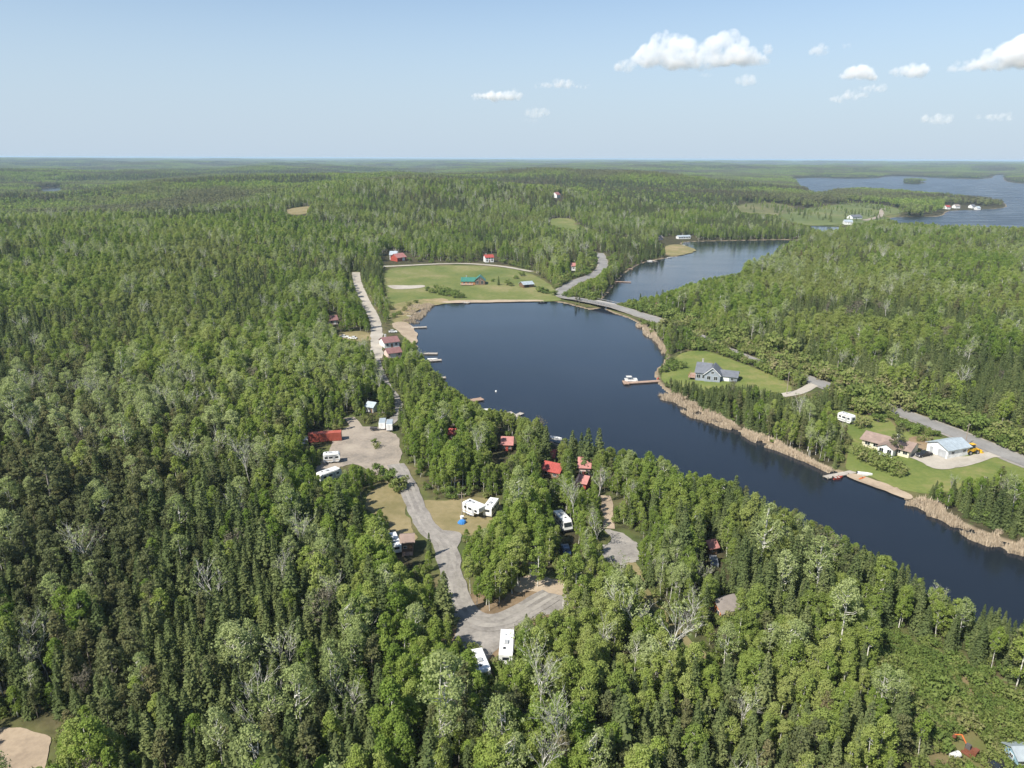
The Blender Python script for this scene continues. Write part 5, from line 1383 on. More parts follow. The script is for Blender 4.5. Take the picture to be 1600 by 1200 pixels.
# motorhome
A, B, L, rz = axis((870, 814), (888, 833)); L = min(max(L, 6.8), 8.0); c = (A + B)[:2] / 2
t = thing('motorhome', 'white motorhome with a dark windshield parked under the aspens', 'motorhome', (c[0], c[1], zg(*c) + .1), rz)
m = MB(); m.prism([(-L / 2, .5), (L / 2 - .5, .5), (L / 2, .9), (L / 2 - .15, 1.6), (L / 2 - .75, 2.7), (L / 2 - 1.1, 3.1), (-L / 2 + .2, 3.1), (-L / 2, 2.9)], -1.2, 1.2); m.build('body', M['white_paint'], t)
m = MB(); m.prism([(L / 2 - .14, 1.62), (L / 2 - .10, 1.64), (L / 2 - .60, 2.55), (L / 2 - .66, 2.53)], -1.05, 1.05); m.build('windshield', M['glass'], t)
for xx in (-2.4, -.8, 1.2): side_panel(t, 'window', 'glass', xx, 2.1, 1.0, .6, 2.4)
side_panel(t, 'stripe', 'blue_car', -.2, 1.2, L * .8, .18, 2.4)
for xx in (-L * .28, L * .33):
    for s in (-1, 1): wheel(t, xx, s * 1.05, .42, .28)
m = MB(); m.box((-1, 0, 3.24), (1.0, .7, .28)); m.build('air_conditioner', M['grey_vinyl'], t)
m = MB(); m.box((1.2, .2, 3.16), (.5, .5, .12)); m.build('roof_vent', M['black_paint'], t)
for s in (-1, 1):
    m = MB(); m.box((L / 2 - .02, s * .85, 1.0), (.08, .28, .2)); m.build('headlight', M['window_frame'], t)
m = MB(); m.box((L / 2 + .02, 0, .62), (.16, 2.3, .22)); m.build('bumper', M['black_paint'], t)
# box trailers, flat trailer, container in the yard
BT = 'white box trailers in the yard'
for lab, a, b in (('white box trailer at the yard edge nearest the trees, left of its twin', (597, 673.5), (599, 664)), ('white box trailer at the right end of the yard, right of its twin', (608.5, 675.5), (610, 666))):
    A, B, L, rz = axis(a, b); L = min(max(L, 4.2), 5.5); c = (A + B)[:2] / 2
    t = thing('box_trailer', lab, 'trailer', (c[0], c[1], zg(*c) + .1), rz, BT)
    m = MB(); m.prism([(-L / 2, .5), (L / 2 - .3, .5), (L / 2, 1.0), (L / 2, 2.4), (L / 2 - .3, 2.7), (-L / 2, 2.7)], -1.1, 1.1); m.build('body', M['white_paint'], t)
    m = MB(); m.box((-.1, 0, 2.73), (L - .5, 2.05, .07)); m.build('roof', M['metal_roof'], t)
    for s in (-1, 1):
        m = MB(); m.box((-L / 2 - .02, s * .52, 1.6), (.06, .98, 2.0)); m.build('rear_door', M['white_paint'], t)
        wheel(t, -.2, s * 1.1)
    m = MB(); m.tube((L / 2 - .2, .4, .5), (L / 2 + 1, 0, .5), .05, n=5); m.tube((L / 2 - .2, -.4, .5), (L / 2 + 1, 0, .5), .05, n=5); m.build('hitch', M['black_paint'], t)
    for s in (-1, 1):
        m = MB(); m.box((-L / 2 - .04, s * .95, .75), (.05, .12, .12)); m.build('tail_light', M['red_plastic'], t)
def flat_trailer(label, a, b, W, maxL, rails):
    A, B, L, rz = axis(a, b); L = min(max(L, 2.5), maxL); c = (A + B)[:2] / 2
    t = thing('flat_trailer', label, 'trailer', (c[0], c[1], zg(*c) + .1), rz)
    m = MB(); m.box((0, 0, .75), (L, W, .18)); m.build('bed', M['dark_deck'], t)
    m = MB()
    for s in (-1, 1): m.box((0, s * (W / 2 + .03), .98), (L, .06, .3))
    m.build('side_rail', M[rails], t)
    for s in (-1, 1): wheel(t, -.3, s * (W / 2 + .02), .34, .2)
    m = MB(); m.tube((L / 2, .5, .7), (L / 2 + 1.1, 0, .6), .05, n=5); m.tube((L / 2, -.5, .7), (L / 2 + 1.1, 0, .6), .05, n=5); m.build('hitch', M['black_paint'], t)
flat_trailer('small black utility trailer left of the white box trailers', (580.5, 673), (588, 673), 1.6, 3, 'black_paint')
flat_trailer('long dark flat-bed trailer with white rails behind the red container', (489, 682), (520, 680), 2.4, 8, 'white_paint')
A, B, L, rz = axis((482, 692.5), (534, 689.5)); c = (A + B)[:2] / 2 + np.array([-math.sin(rz), math.cos(rz)]) * 1.3
t = thing('storage_container', 'long rust-red shipping container along the back of the gravel yard', 'container', (c[0], c[1], zg(*c) + .15), rz)
m = MB(); m.box((0, 0, 1.4), (L - .1, 2.4, 2.7)); m.build('body', M['container_red'], t)
m = MB(); m.box((0, 0, 2.78), (L, 2.5, .1)); m.build('roof', M['container_red'], t)
ribm = MB(); ribm.box((0, 0, 1.4), (.16, .07, 2.5)); rme = ribm.mesh('side_rib', M['container_red'])
for k in range(24):
    for s in (-1, 1):
        o = bpy.data.objects.new('side_rib', rme); COL.objects.link(o); o.parent = t; o.location = (-L / 2 + .5 + k * (L - 1) / 23, s * 1.23, 0)
for s in (-1, 1):
    m = MB(); m.box((L / 2, s * .6, 1.4), (.08, 1.14, 2.5)); d = m.build('door', M['rust'], t)
    for q in (-.25, .25):
        m = MB(); m.tube((L / 2 + .08, s * .6 + q, .3), (L / 2 + .08, s * .6 + q, 2.6), .03, n=5); m.build('lock_bar', M['steel'], d)
# pickups and cars
def pickup(label, px, py, rz, mat, L=5.4):
    p = P(px, py)
    t = thing('pickup_truck', label, 'pickup truck', (p[0], p[1], p[2] + .1), rz)
    m = MB(); m.prism([(-L / 2, .55), (L / 2, .55), (L / 2, 1.0), (L / 2 - .1, 1.1), (.95, 1.18), (-.9, 1.18), (-L / 2, 1.15)], -.95, .95); m.build('body', M[mat], t)
    m = MB(); m.prism([(-.95, 1.17), (1.05, 1.17), (.45, 1.82), (-.75, 1.84)], -.82, .82); cb = m.build('cab', M[mat], t)
    m = MB(); m.prism([(.62, 1.24), (1.06, 1.2), (.5, 1.78), (.42, 1.74)], -.76, .76); m.build('windshield', M['glass'], cb)
    for s in (-1, 1):
        m = MB(); m.prism([(-.8, 1.24), (.72, 1.24), (.36, 1.74), (-.68, 1.74)], s * .83 - .02, s * .83 + .02); m.build('side_window', M['glass'], cb)
        for xx in (-1.6, 1.65): wheel(t, xx, s * .85, .38, .25)
        m = MB(); m.box((L / 2 + .01, s * .7, .88), (.05, .32, .18)); m.build('headlight', M['window_frame'], t)
    m = MB(); m.box((-1.75, 0, 1.185), (1.5, 1.6, .03)); m.build('bed', M['dark_deck'], t)
    m = MB(); m.box((L / 2 + .05, 0, .62), (.14, 1.8, .2)); m.build('bumper', M['steel'], t)
    return t
def car(label, px, py, rz, mat, name='parked_car', cat='car'):
    p = P(px, py); L = 4.5
    t = thing(name, label, cat, (p[0], p[1], p[2] + .1), rz)
    m = MB(); m.prism([(-L / 2, .35), (L / 2, .35), (L / 2 + .03, .72), (L / 2 - .35, .86), (.95, .96), (-1.7, .98), (-L / 2, .9)], -.88, .88); m.build('body', M[mat], t)
    m = MB(); m.prism([(-1.75, .97), (.98, .95), (.3, 1.48), (-1.2, 1.5)], -.74, .74); cb = m.build('cabin', M[mat], t)
    m = MB(); m.prism([(.42, 1.03), (1.0, .97), (.34, 1.46), (.26, 1.42)], -.68, .68); m.build('windshield', M['glass'], cb)
    m = MB(); m.prism([(-1.78, .99), (-1.2, 1.03), (-1.05, 1.44), (-1.24, 1.48)], -.68, .68); m.build('rear_window', M['glass'], cb)
    for s in (-1, 1):
        m = MB(); m.prism([(-1.45, 1.02), (.7, 1.02), (.25, 1.42), (-1.1, 1.42)], s * .75 - .02, s * .75 + .02); m.build('side_window', M['glass'], cb)
        for xx in (-1.4, 1.4): wheel(t, xx, s * .8, .33, .2)
        m = MB(); m.box((L / 2 + .01, s * .62, .66), (.06, .34, .15)); m.build('headlight', M['window_frame'], t)
    return t
pickup('black pickup truck parked beside the white garage', 1443, 713.5, math.radians(200), 'black_paint')
car('blue-grey car in a gap of the trees below the motorhome', 884, 862, math.radians(95), 'blue_car')
car('grey car in the sandy gap beside the pink-roofed hut', 1115, 880, math.radians(80), 'grey_car')
pickup('white pickup truck at the left end of the red container', 477, 692, math.radians(100), 'white_paint')
car('white car on the grass clearing below the pink cottage', 538, 528, math.radians(5), 'white_paint')
car('second white car on the grass clearing, nearer the pale gravel road', 551, 530, math.radians(170), 'white_paint')
car('white van-sized car near the maroon-roofed cottage and lakeshore dock', 614, 520, math.radians(10), 'white_paint')
car('black car parked next to the light blue shed', 1566, 1203, math.radians(10), 'black_paint')
# yellow loader
p = P(1517, 709)
t = thing('wheel_loader', 'yellow wheel loader parked behind the white garage', 'loader', (p[0], p[1], p[2] + .1), math.radians(15))
m = MB(); m.box((-1.2, 0, 1.5), (2.6, 1.7, 1.1)); m.prism([(0.1, 1.0), (1.6, 1.0), (1.5, 1.7), (.1, 1.9)], -.7, .7); m.build('body', M['yellow_paint'], t)
m = MB(); m.box((-.1, 0, 2.5), (1.3, 1.4, 1.5), 0, .9); cb = m.build('cab', M['glass'], t)
m = MB(); m.box((-.1, 0, 3.3), (1.5, 1.5, .12)); m.build('cab_roof', M['yellow_paint'], cb)
for s in (-1, 1):
    m = MB(); m.tube((.4, s * .6, 1.9), (2.3, s * .6, 1.5), .14, n=6); m.tube((2.3, s * .6, 1.5), (3.0, s * .6, .7), .14, n=6); m.build('lift_arm', M['yellow_paint'], t)
m = MB(); m.prism([(2.8, .2), (4.0, .15), (3.9, .3), (3.1, .45), (3.0, 1.3), (2.85, 1.3)], -1.25, 1.25); m.build('bucket', M['yellow_paint'], t)
for xx in (-1.5, 1.3):
    for s in (-1, 1): wheel(t, xx, s * 1.0, .72, .5)
# rusty machine in the brush
p = P(1514, 1180)
t = thing('rusty_excavator', 'old rusty excavator with an orange boom abandoned in the brush', 'excavator', (p[0], p[1], p[2] + .2), math.radians(125)); t.scale = (.72, .72, .72)
for s in (-1, 1):
    m = MB(); m.prism([(-1.2, 0.1), (1.2, .1), (1.4, .35), (1.2, .65), (-1.2, .65), (-1.4, .35)], s * .8 - .22, s * .8 + .22); m.build('track', M['rust'], t)
m = MB(); m.box((-.3, 0, 1.15), (2.3, 1.7, .8)); m.box((-1.1, 0, 1.75), (.9, 1.5, .5)); m.build('body', M['rust'], t)
m = MB(); m.box((.3, .45, 2.0), (1.0, .75, 1.3), 0, .9); cb = m.build('cab', M['dark_deck'], t)
m = MB(); m.box((.82, .45, 2.1), (.05, .6, .8)); m.build('window', M['glass'], cb)
m = MB(); m.tube((.6, -.25, 1.3), (2.2, -.25, 3.4), .17, n=6); m.build('boom', M['orange_paint'], t)
m = MB(); m.tube((2.2, -.25, 3.4), (3.5, -.25, 2.5), .13, n=6); m.build('stick', M['orange_paint'], t)
m = MB(); m.prism([(3.2, 2.5), (3.7, 2.5), (3.9, 1.9), (3.4, 1.7), (3.1, 2.0)], -.6, .1); m.build('bucket', M['rust'], t)
m = MB(); m.tube((.9, -.25, 1.2), (1.7, -.25, 2.6), .07, n=5); m.build('hydraulic_ram', M['steel'], t)
# white tank
p = P(1491, 1187)
t = thing('white_tank', 'white propane tank lying in the brush beside the rusty excavator', 'tank', (p[0], p[1], p[2] + .25), math.radians(20))
m = MB(); m.tube((-.75, 0, .65), (.75, 0, .65), .5, n=14)
m.tube((.75, 0, .65), (.98, 0, .65), .5, .25, n=14); m.tube((-.75, 0, .65), (-.98, 0, .65), .5, .25, n=14); m.build('shell', M['white_paint'], t)
for xx in (-.5, .5):
    m = MB(); m.box((xx, 0, .1), (.15, .8, .35)); m.build('foot', M['concrete'], t)
m = MB(); m.tube((0, 0, 1.1), (0, 0, 1.3), .14, n=8); m.build('valve_cap', M['grey_vinyl'], t)
# blue tarp pile with a white bin
p = P(722, 818)
t = thing('tarp_pile', 'pile under a bright blue tarp on the grass left of the fifth-wheel', 'tarp', (p[0], p[1], p[2] + .05), .3)
def mound(a, b, h, n=14, m_=6):
    mb = MB(); v = []; f = []
    for j in range(m_ + 1):
        q = j / m_
        for k in range(n):
            an = 2 * math.pi * k / n; rr_ = math.cos(q * math.pi / 2) ** .6 * (1 + .12 * math.sin(an * 3 + q * 4))
            v.append((a * rr_ * math.cos(an), b * rr_ * math.sin(an), h * math.sin(q * math.pi / 2) + .08 * math.sin(5 * an) * (1 - q)))
    for j in range(m_):
        for k in range(n): f.append((j * n + k, j * n + (k + 1) % n, (j + 1) * n + (k + 1) % n, (j + 1) * n + k))
    return mb.add(v, f)
mound(1.1, .9, 1.0).build('tarp', M['blue_tarp'], t)
p = P(722, 813.0)
t = thing('white_bin', 'white plastic bin standing behind the blue tarp pile', 'bin', (p[0], p[1], p[2] + .05), 0)
m = MB(); m.tube((0, 0, 0), (0, 0, 1.1), .42, .5, n=12); m.build('drum', M['white_paint'], t)
m = MB(); m.tube((0, 0, 1.1), (0, 0, 1.18), .54, .5, n=12); m.build('lid', M['white_paint'], t)

# ------------------------------------------------------------------ docks and boats
def dock(label, segs, w=1.8, mat='dock_wood', z=.55, group='docks along the lake'):
    """segs: list of (pixel a, pixel b); every arm is a deck of planks on posts"""
    A = P0(*segs[0][0]); t = thing('dock', label, 'dock', (A[0], A[1], 0), 0, group)
    for i, (a, b) in enumerate(segs):
        a = P0(*a) - A; b = P0(*b) - A
        L = math.hypot(*(b - a)); rz = math.atan2(*(b - a)[::-1]); c = (a + b) / 2
        zz = z + i * .012
        n = max(2, int(L / 1.6)); u = (b - a) / L; nn = np.array([-u[1], u[0]])
        if L < 1: continue
        dk = MB()
        for k in range(n):
            cc = a + u * (k + .5) * L / n
            dk.box((cc[0], cc[1], zz - .06 + .006 * (k % 2)), (L / n - .06, w, .12), rz)
        for s in (-1, 1):
            cc = c + nn * s * (w / 2 - .08); dk.box((cc[0], cc[1], zz - .2), (L, .12, .16), rz)
        dk.build('deck', M[mat], t)
        p = MB()
        m_ = max(1, int(L / 4))
        for k in range(m_ + 1):
            for s in (-1, 1):
                cc = a + u * (.2 + k * (L - .4) / m_) + nn * s * (w / 2 - .12)
                p.tube((cc[0], cc[1], -2.0), (cc[0], cc[1], zz + .35), .09, n=5)
        p.build('post', M['old_post'], t)
    return t
dock('pale dock reaching out from the north beach below the hay field', [((712, 470.8), (733, 474.6)), ((725, 474.5), (734, 473.2))], 2.2)
dock('faint low dock at the marshy northwest corner of the lake', [((633, 494.5), (650, 495.5))], 1.8)
dock('straight pale dock left of the lake at the sandy shore', [((641, 513), (667, 512))], 2.4)
dock('two-armed dock enclosing a small moored boat', [((655, 553.5), (684, 553.6)), ((656.5, 554.5), (661, 566)), ((659, 565.8), (690, 563.6))], 2.2)
dock('short dock end poking out of trees below the two-armed dock', [((678, 592), (697, 591))], 1.8)
dock('broad brown timber dock below the trees on the left shore', [((722, 630), (754, 624.5))], 3.2, 'brown_dock')
dock('crossed pale docks at the red-roofed cabins', [((784, 661), (816, 647)), ((795, 645.5), (808, 653.5))], 2.0)
dock('long dock from the blue-grey house lawn carrying a pontoon boat at its end', [((1031, 596.5), (977, 600)), ((976, 596.5), (979, 602))], 2.2, 'brown_dock')
dock('long grey dock on the right shore below the bungalow', [((1338, 738), (1289, 748))], 2.0)
dock('upper lake dock nearest the bridge', [((960, 440.6), (986, 441.6))], 2.2, 'brown_dock')
dock('upper lake dock beside the wooded bank above the nearest one', [((966, 419.5), (989, 421.4))], 2.0, 'brown_dock')
dock('far upper lake dock by two small boats', [((1005, 405.5), (1026, 409))], 2.4)
dock('small dock on the sandy point', [((1056, 384.5), (1074, 386.4))], 2.6)
def boat(label, px, py, rz, L=4.8, W=1.8, mat='white_paint', group='small boats', z=0.0, name='motor_boat'):
    A = P0(px, py, z)
    t = thing(name, label, 'boat', (A[0], A[1], z), rz, group)
    v = []; n = 9
    for i in range(n):
        u = i / (n - 1); x = -L / 2 + L * u; w = W / 2 * (1 - max(0, (u - .45) / .55) ** 2.2); zz = .55 + .25 * u * u
        w = max(w, .03)
        v += [(x, -w, zz), (x, -w * .8, -.05 + .2 * max(0, u - .7)), (x, 0, -.2 + .35 * max(0, u - .6)), (x, w * .8, -.05 + .2 * max(0, u - .7)), (x, w, zz), (x, w * .86, zz - .02), (x, w * .7, .2), (x, -w * .7, .2), (x, -w * .86, zz - .02)]
    f = []
    for i in range(n - 1):
        for k in range(9): f.append((i * 9 + k, i * 9 + (k + 1) % 9, (i + 1) * 9 + (k + 1) % 9, (i + 1) * 9 + k))
    f += [tuple(range(8, -1, -1)), tuple(range((n - 1) * 9, n * 9))]
    MB().add(v, f).build('hull', M[mat], t)
    for xx in (-L * .22, L * .1):
        m = MB(); m.box((xx, 0, .46), (.32, W * .66, .1)); m.build('seat', M['canvas'], t)
    m = MB(); m.box((-L / 2 - .12, 0, .75), (.3, .32, .45)); m.tube((-L / 2 - .15, 0, .6), (-L / 2 - .15, 0, -.3), .07, n=5); m.build('outboard_motor', M['black_paint'], t)
    return t
boat('small pale boat moored inside the two-armed dock', 676, 562.3, math.radians(5), 5)
boat('dark covered boat at the north shore near the highway', 848, 473, math.radians(8), 6, 2.2, 'black_paint')
boat('first small white boat at the far upper lake dock', 1015, 408.6, math.radians(-15), 5)
boat('white boat beached on the upper lake bank toward the sandy point', 1046, 403, math.radians(20), 5)
boat('white boat beside the sandy point dock', 1066, 383.8, math.radians(10), 7, 2.4)
boat('white rowboat pulled ashore among trees right of the crossed docks', 868, 686, math.radians(-25), 4.6, 1.7, z=.7)
boat('pale boat tied beside the trees left of the crossed docks', 757, 642.5, math.radians(15), 5.4, 2.1)
boat('white skiff resting on the beach right of the long grey dock', 1351, 742, math.radians(-20), 4.2, 1.6, z=.45)
boat('red boat tied along the long grey dock below the bungalow', 1309, 748, math.radians(14), 3.4, 1.3, 'red_siding')
boat('grey aluminium boat along the crossed docks', 808, 656, math.radians(35), 4.6, 1.7, 'steel')
# pontoon boat
A = P0(986, 596.2); t = thing('pontoon_boat', 'white pontoon boat with a canopy moored at the end of the lawn dock', 'boat', (A[0], A[1], 0), math.radians(2))
for s in (-1, 1):
    m = MB(); m.tube((-2.9, s * .85, .12), (2.4, s * .85, .12), .33, n=10); m.tube((2.4, s * .85, .12), (3.1, s * .85, .3), .33, .08, n=10); m.build('pontoon', M['steel'], t)
m = MB(); m.box((0, 0, .5), (5.8, 2.5, .12)); m.build('deck', M['canvas'], t)
m = MB()
for s in (-1, 1): m.box((-.1, s * 1.2, .92), (5.2, .06, .7))
m.box((2.5, 0, .92), (.06, 2.4, .7)); m.box((-2.7, 0, .92), (.06, 2.4, .7)); m.build('fence', M['white_paint'], t)
for xx, yy, sx, sy in ((1.7, .75, 1.4, .6), (1.7, -.75, 1.4, .6), (-2.0, 0, .7, 2.0)):
    m = MB(); m.box((xx, yy, .78), (sx, sy, .4)); m.build('seat', M['canvas'], t)
m = MB(); m.box((-.3, .5, .95), (.5, .6, .8)); m.build('helm', M['grey_vinyl'], t)
m = MB(); m.box((-1.0, 0, 2.3), (2.4, 2.3, .08)); cn = m.build('canopy', M['canvas'], t)
m = MB()
for xx in (-2.1, .1):
    for s in (-1, 1): m.tube((xx, s * 1.12, .6), (xx, s * 1.12, 2.3), .025, n=4)
m.build('canopy_frame', M['steel'], cn)
m = MB(); m.box((-3.05, 0, .7), (.35, .4, .7)); m.build('outboard_motor', M['black_paint'], t)
# kayaks, chairs by the lawn dock
def kayak(label, px, py, rz, mat):
    p = P(px, py)
    t = thing('kayak', label, 'kayak', (p[0], p[1], p[2] + .1), rz)
    m = MB(); m.add(*lens(3.6, .7, .36)); m.build('hull', M[mat], t)
    m = MB(); m.tube((.1, 0, .33), (.1, 0, .4), .26, .24, n=10); m.build('cockpit', M['black_paint'], t)
def lens(L, W, Hh, n=8, k=8):
    v = []; f = []
    for i in range(n + 1):
        u = i / n; s = max(.04, math.sin(math.pi * u) ** .7)
        for j in range(k):
            a = 2 * math.pi * j / k; v.append((-L / 2 + L * u, W / 2 * s * math.cos(a), Hh / 2 + Hh / 2 * s * math.sin(a)))
    for i in range(n):
        for j in range(k): f.append((i * k + j, i * k + (j + 1) % k, (i + 1) * k + (j + 1) % k, (i + 1) * k + j))
    f += [tuple(range(k - 1, -1, -1)), tuple(range(n * k, n * k + k))]
    return v, f
kayak('red kayak lying on the shore where the lawn dock starts', 1028, 592, math.radians(70), 'red_plastic')
kayak('orange kayak on the beach right of the long grey dock', 1347, 748, math.radians(30), 'orange_paint')
A = P0(775, 612); o = MB(); o.tube((0, 0, -.25), (0, 0, .35), .38, .38, n=12); o.tube((0, 0, .35), (0, 0, .6), .38, .12, n=12)
b_ = o.build('mooring_buoy', M['white_paint']); b_.location = (A[0], A[1], 0); tag(b_, 'small white mooring buoy floating alone on the lake', 'buoy')

# ------------------------------------------------------------------ bridge
dirv = (BR_B - BR_A); Lb = 24.0; rzb = math.atan2(dirv[1], dirv[0])
t = thing('road_bridge', 'low concrete highway bridge between the two lakes', 'bridge', (BR_C[0], BR_C[1], 0), rzb)
m = MB(); m.box((0, 0, 2.0), (Lb, 9.6, .55)); m.build('deck', M['concrete'], t)
for s in (-1, 1):
    m = MB(); m.box((s * (Lb / 2 + .6), 0, .3), (1.6, 10.6, 3.6)); m.build('abutment', M['concrete'], t)
    m = MB(); m.box((0, s * 4.9, 3.25), (Lb + 8, .12, .32)); g_ = m.build('guard_rail', M['steel'], t)
    for k in range(13):
        m = MB(); m.box((-Lb / 2 - 3.5 + k * (Lb + 7) / 12, s * 4.78, 2.7), (.14, .14, 1.1)); m.build('post', M['old_post'], g_)
for xx in (-4, 4):
    m = MB(); m.box((xx, 0, -.6), (.7, 8.5, 4.7)); m.build('pier', M['concrete'], t)

# ------------------------------------------------------------------ utility poles with their wires
PL = []
def upole(label, px, py, h=9.5, rz=0.4):
    p = P(px, py)
    t = thing('utility_pole', label, 'utility pole', tuple(p), rz, 'wooden utility poles')
    m = MB(); m.tube((0, 0, -1), (0, 0, h), .16, .11, n=8); m.build('pole', M['pole_wood'], t)
    m = MB(); m.box((0, 0, h - .7), (2.2, .12, .14)); c_ = m.build('crossarm', M['pole_wood'], t)
    for xx in (-1, 0, 1):
        m = MB(); m.tube((xx, 0, h - .63), (xx, 0, h - .4), .06, .04, n=6); m.build('insulator', M['grey_vinyl'], c_)
    PL.append(p)
upole('tall utility pole at the end of the lakeside lawn drive', 1229, 616.5, 9.5, 1.0)
upole('utility pole beyond the highway where the lawn drive joins', 1306, 594, 8.5, 1.0)
upole('utility pole between the highway and the yellow loader', 1507, 700, 8.5, .6)
upole('utility pole in the brush right of the garage lawn', 1531, 783, 7.5, .5)
upole('utility pole beside the blue tarp and the fifth-wheel camper', 722, 807, 7.0, .2)
upole('utility pole beside the clearing near the low red cabin', 937, 773, 8.0, .3)

# ------------------------------------------------------------------ reeds
def reeds(name, line, width, n, label, hmean=1.05):
    r = np.random.default_rng(hash_name(name)); p = smooth_open(np.array([P0(*q) for q in line]), 2)
    seg = np.linalg.norm(np.diff(p, axis=0), axis=1); s = np.concatenate([[0], np.cumsum(seg)])
    t = r.uniform(0, s[-1], n); cx = np.interp(t, s, p[:, 0]); cy = np.interp(t, s, p[:, 1])
    tx = np.interp(t, s[:-1], np.gradient(p[:-1, 0])); ty = np.interp(t, s[:-1], np.gradient(p[:-1, 1])); L = np.hypot(tx, ty) + 1e-9
    o_ = (r.random(n) - .5) * width * (.05 + 1.2 * fbm(t / 11, t * 0, 55, 3) ** 1.3) * 1.2
    x = cx - ty / L * o_; y = cy + tx / L * o_
    k = fbm(x / 5, y / 5, 66, 2) > .42; x, y = x[k], y[k]; n = len(x)
    z = np.maximum(H(x, y), -.1); h = hmean * np.exp(r.normal(0, .25, n)); an = r.random(n) * 6.283; w = .20
    tipx = x + r.normal(0, .3, n); tipy = y + r.normal(0, .3, n)
    v = np.stack([np.stack([x + np.cos(an) * w, y + np.sin(an) * w, z], 1), np.stack([x - np.cos(an) * w, y - np.sin(an) * w, z], 1), np.stack([tipx, tipy, z + h], 1)], 1).reshape(-1, 3)
    me = crown_mesh(name, v, np.arange(3 * n).reshape(-1, 3), np.repeat(r.random(n), 3), M['reed'])
    o = bpy.data.objects.new(name, me); COL.objects.link(o); o['kind'] = 'stuff'; o['label'] = label
reeds('shore_reeds', [(1046, 617), (1060, 627), (1085, 641), (1108, 653), (1120, 660)], 12, 9000, 'pale dry reeds fringing the shore below the blue-grey house')
reeds('bank_reeds', [(1120, 659), (1160, 677), (1200, 694), (1250, 716), (1285, 733), (1298, 738)], 6, 13000, 'tan reed belt along the right bank of the lake')
reeds('inlet_reeds', [(1425, 786), (1460, 803), (1500, 822), (1540, 841), (1600, 860), (1680, 900)], 9, 18000, 'tan reed belt along the right bank toward the frame edge')
reeds('cove_reeds', [(1000, 508), (1015, 522), (1032, 540), (1040, 553)], 6, 4500, 'dry reeds along the causeway shore', 1.3)
reeds('corner_reeds', [(637, 493), (650, 481), (680, 475), (640, 505)], 10, 6000, 'dry reeds in the northwest corner of the lake', 1.2)

# ------------------------------------------------------------------ single trees and shrubs, each with a label of its own
LAND = [('the broad bare crown at lower left', 55, 985), ('the lone bare tree at left', 165, 775), ('the bare trunk group', 285, 725), ('the leaning bare trunk', 350, 925), ('the thin bare tree left of centre', 475, 835), ('the sandy clearing', 40, 1165), ('the gravel loop', 740, 985), ('the camper right of the loop foot', 792, 1015), ('the half-hidden camper', 755, 1040), ('the brown shed', 641, 848), ('the motorhome', 878, 818),
 ('the outhouse', 833, 890), ('the sandy bank', 850, 908), ('the turning gravel', 972, 855), ('the weathered cabin', 1138, 952), ('the pink-roofed hut', 1114, 862), ('the rusty excavator', 1514, 1165), ('the light blue shed', 1594, 1190),
 ('the white tank', 1491, 1181), ('the forest track end', 1085, 1010), ('the blue tarp', 722, 813), ('the fifth-wheel camper', 740, 795), ('the tall pale-walled cabin', 911, 735), ('the low red cabin', 908, 755), ('the long red cabin', 860, 735),
 ('the crossed docks', 800, 652), ('the brown dock', 742, 626), ('the red container', 507, 682), ('the white box trailers', 603, 667), ('the long camper below the container', 514, 745), ('the grass clearing', 600, 785), ('the road bend', 670, 830),
 ('the bungalow', 1380, 697), ('the white garage', 1482, 708), ('the blue-grey house', 1108, 582), ('the long grey dock', 1312, 742), ('the lawn camper', 1322, 657), ('the lawn drive', 1250, 612), ('the highway bridge', 935, 476),
 ('the brush slope', 1480, 1080), ('the lower left corner', 0, 1200), ('the bottom middle', 640, 1200), ('the lower right corner', 1600, 1200), ('the lake tip at right', 1600, 965), ('the left edge midway', 0, 600), ('the left edge below the middle', 0, 800), ('the left edge two thirds down', 0, 980), ('the bottom edge quarter', 400, 1200), ('the bottom edge eighth', 200, 1200), ('the bottom edge right of centre', 950, 1200), ('the bottom edge three-quarters across', 1220, 1200), ('the pale birch stand', 500, 1010), ('the big white bare tree', 1042, 1000), ('the white cottage', 612, 535), ('the log house', 738, 440), ('the gravel road bottom turn', 715, 930)]
ORD = ('nearest,second,third,fourth,fifth,sixth,seventh,eighth,ninth,tenth,eleventh,twelfth,thirteenth,fourteenth,fifteenth,sixteenth,seventeenth,eighteenth,nineteenth,twentieth,' + ','.join('twenty-' + q for q in 'first,second,third,fourth,fifth,sixth,seventh,eighth,ninth'.split(',')) + ',thirtieth,' + ','.join('thirty-' + q for q in 'first,second,third,fourth,fifth,sixth,seventh,eighth,ninth'.split(','))).split(',')
DIRN = ['right of', 'below right of', 'straight below', 'below left of', 'left of', 'above left of', 'straight above', 'above right of']
LOOKS = {'spruce_tree': 'dark green spruce', 'aspen_tree': 'leafy green aspen', 'pine_tree': 'olive pine', 'birch_tree': 'pale-leaved birch', 'bare_tree': 'bare white tree', 'dead_tree': 'leafless grey tree', 'shrub': 'leafy green shrub'}
GROUPS = {'spruce_tree': 'spruces of the near forest', 'aspen_tree': 'aspens of the near forest', 'pine_tree': 'pines of the near forest', 'birch_tree': 'pale birches of the near forest', 'bare_tree': 'bare white-trunked trees', 'dead_tree': 'leafless grey trees', 'shrub': 'shrubs on the brush slope'}
_lp = np.array([(a, b) for _, a, b in LAND], float)
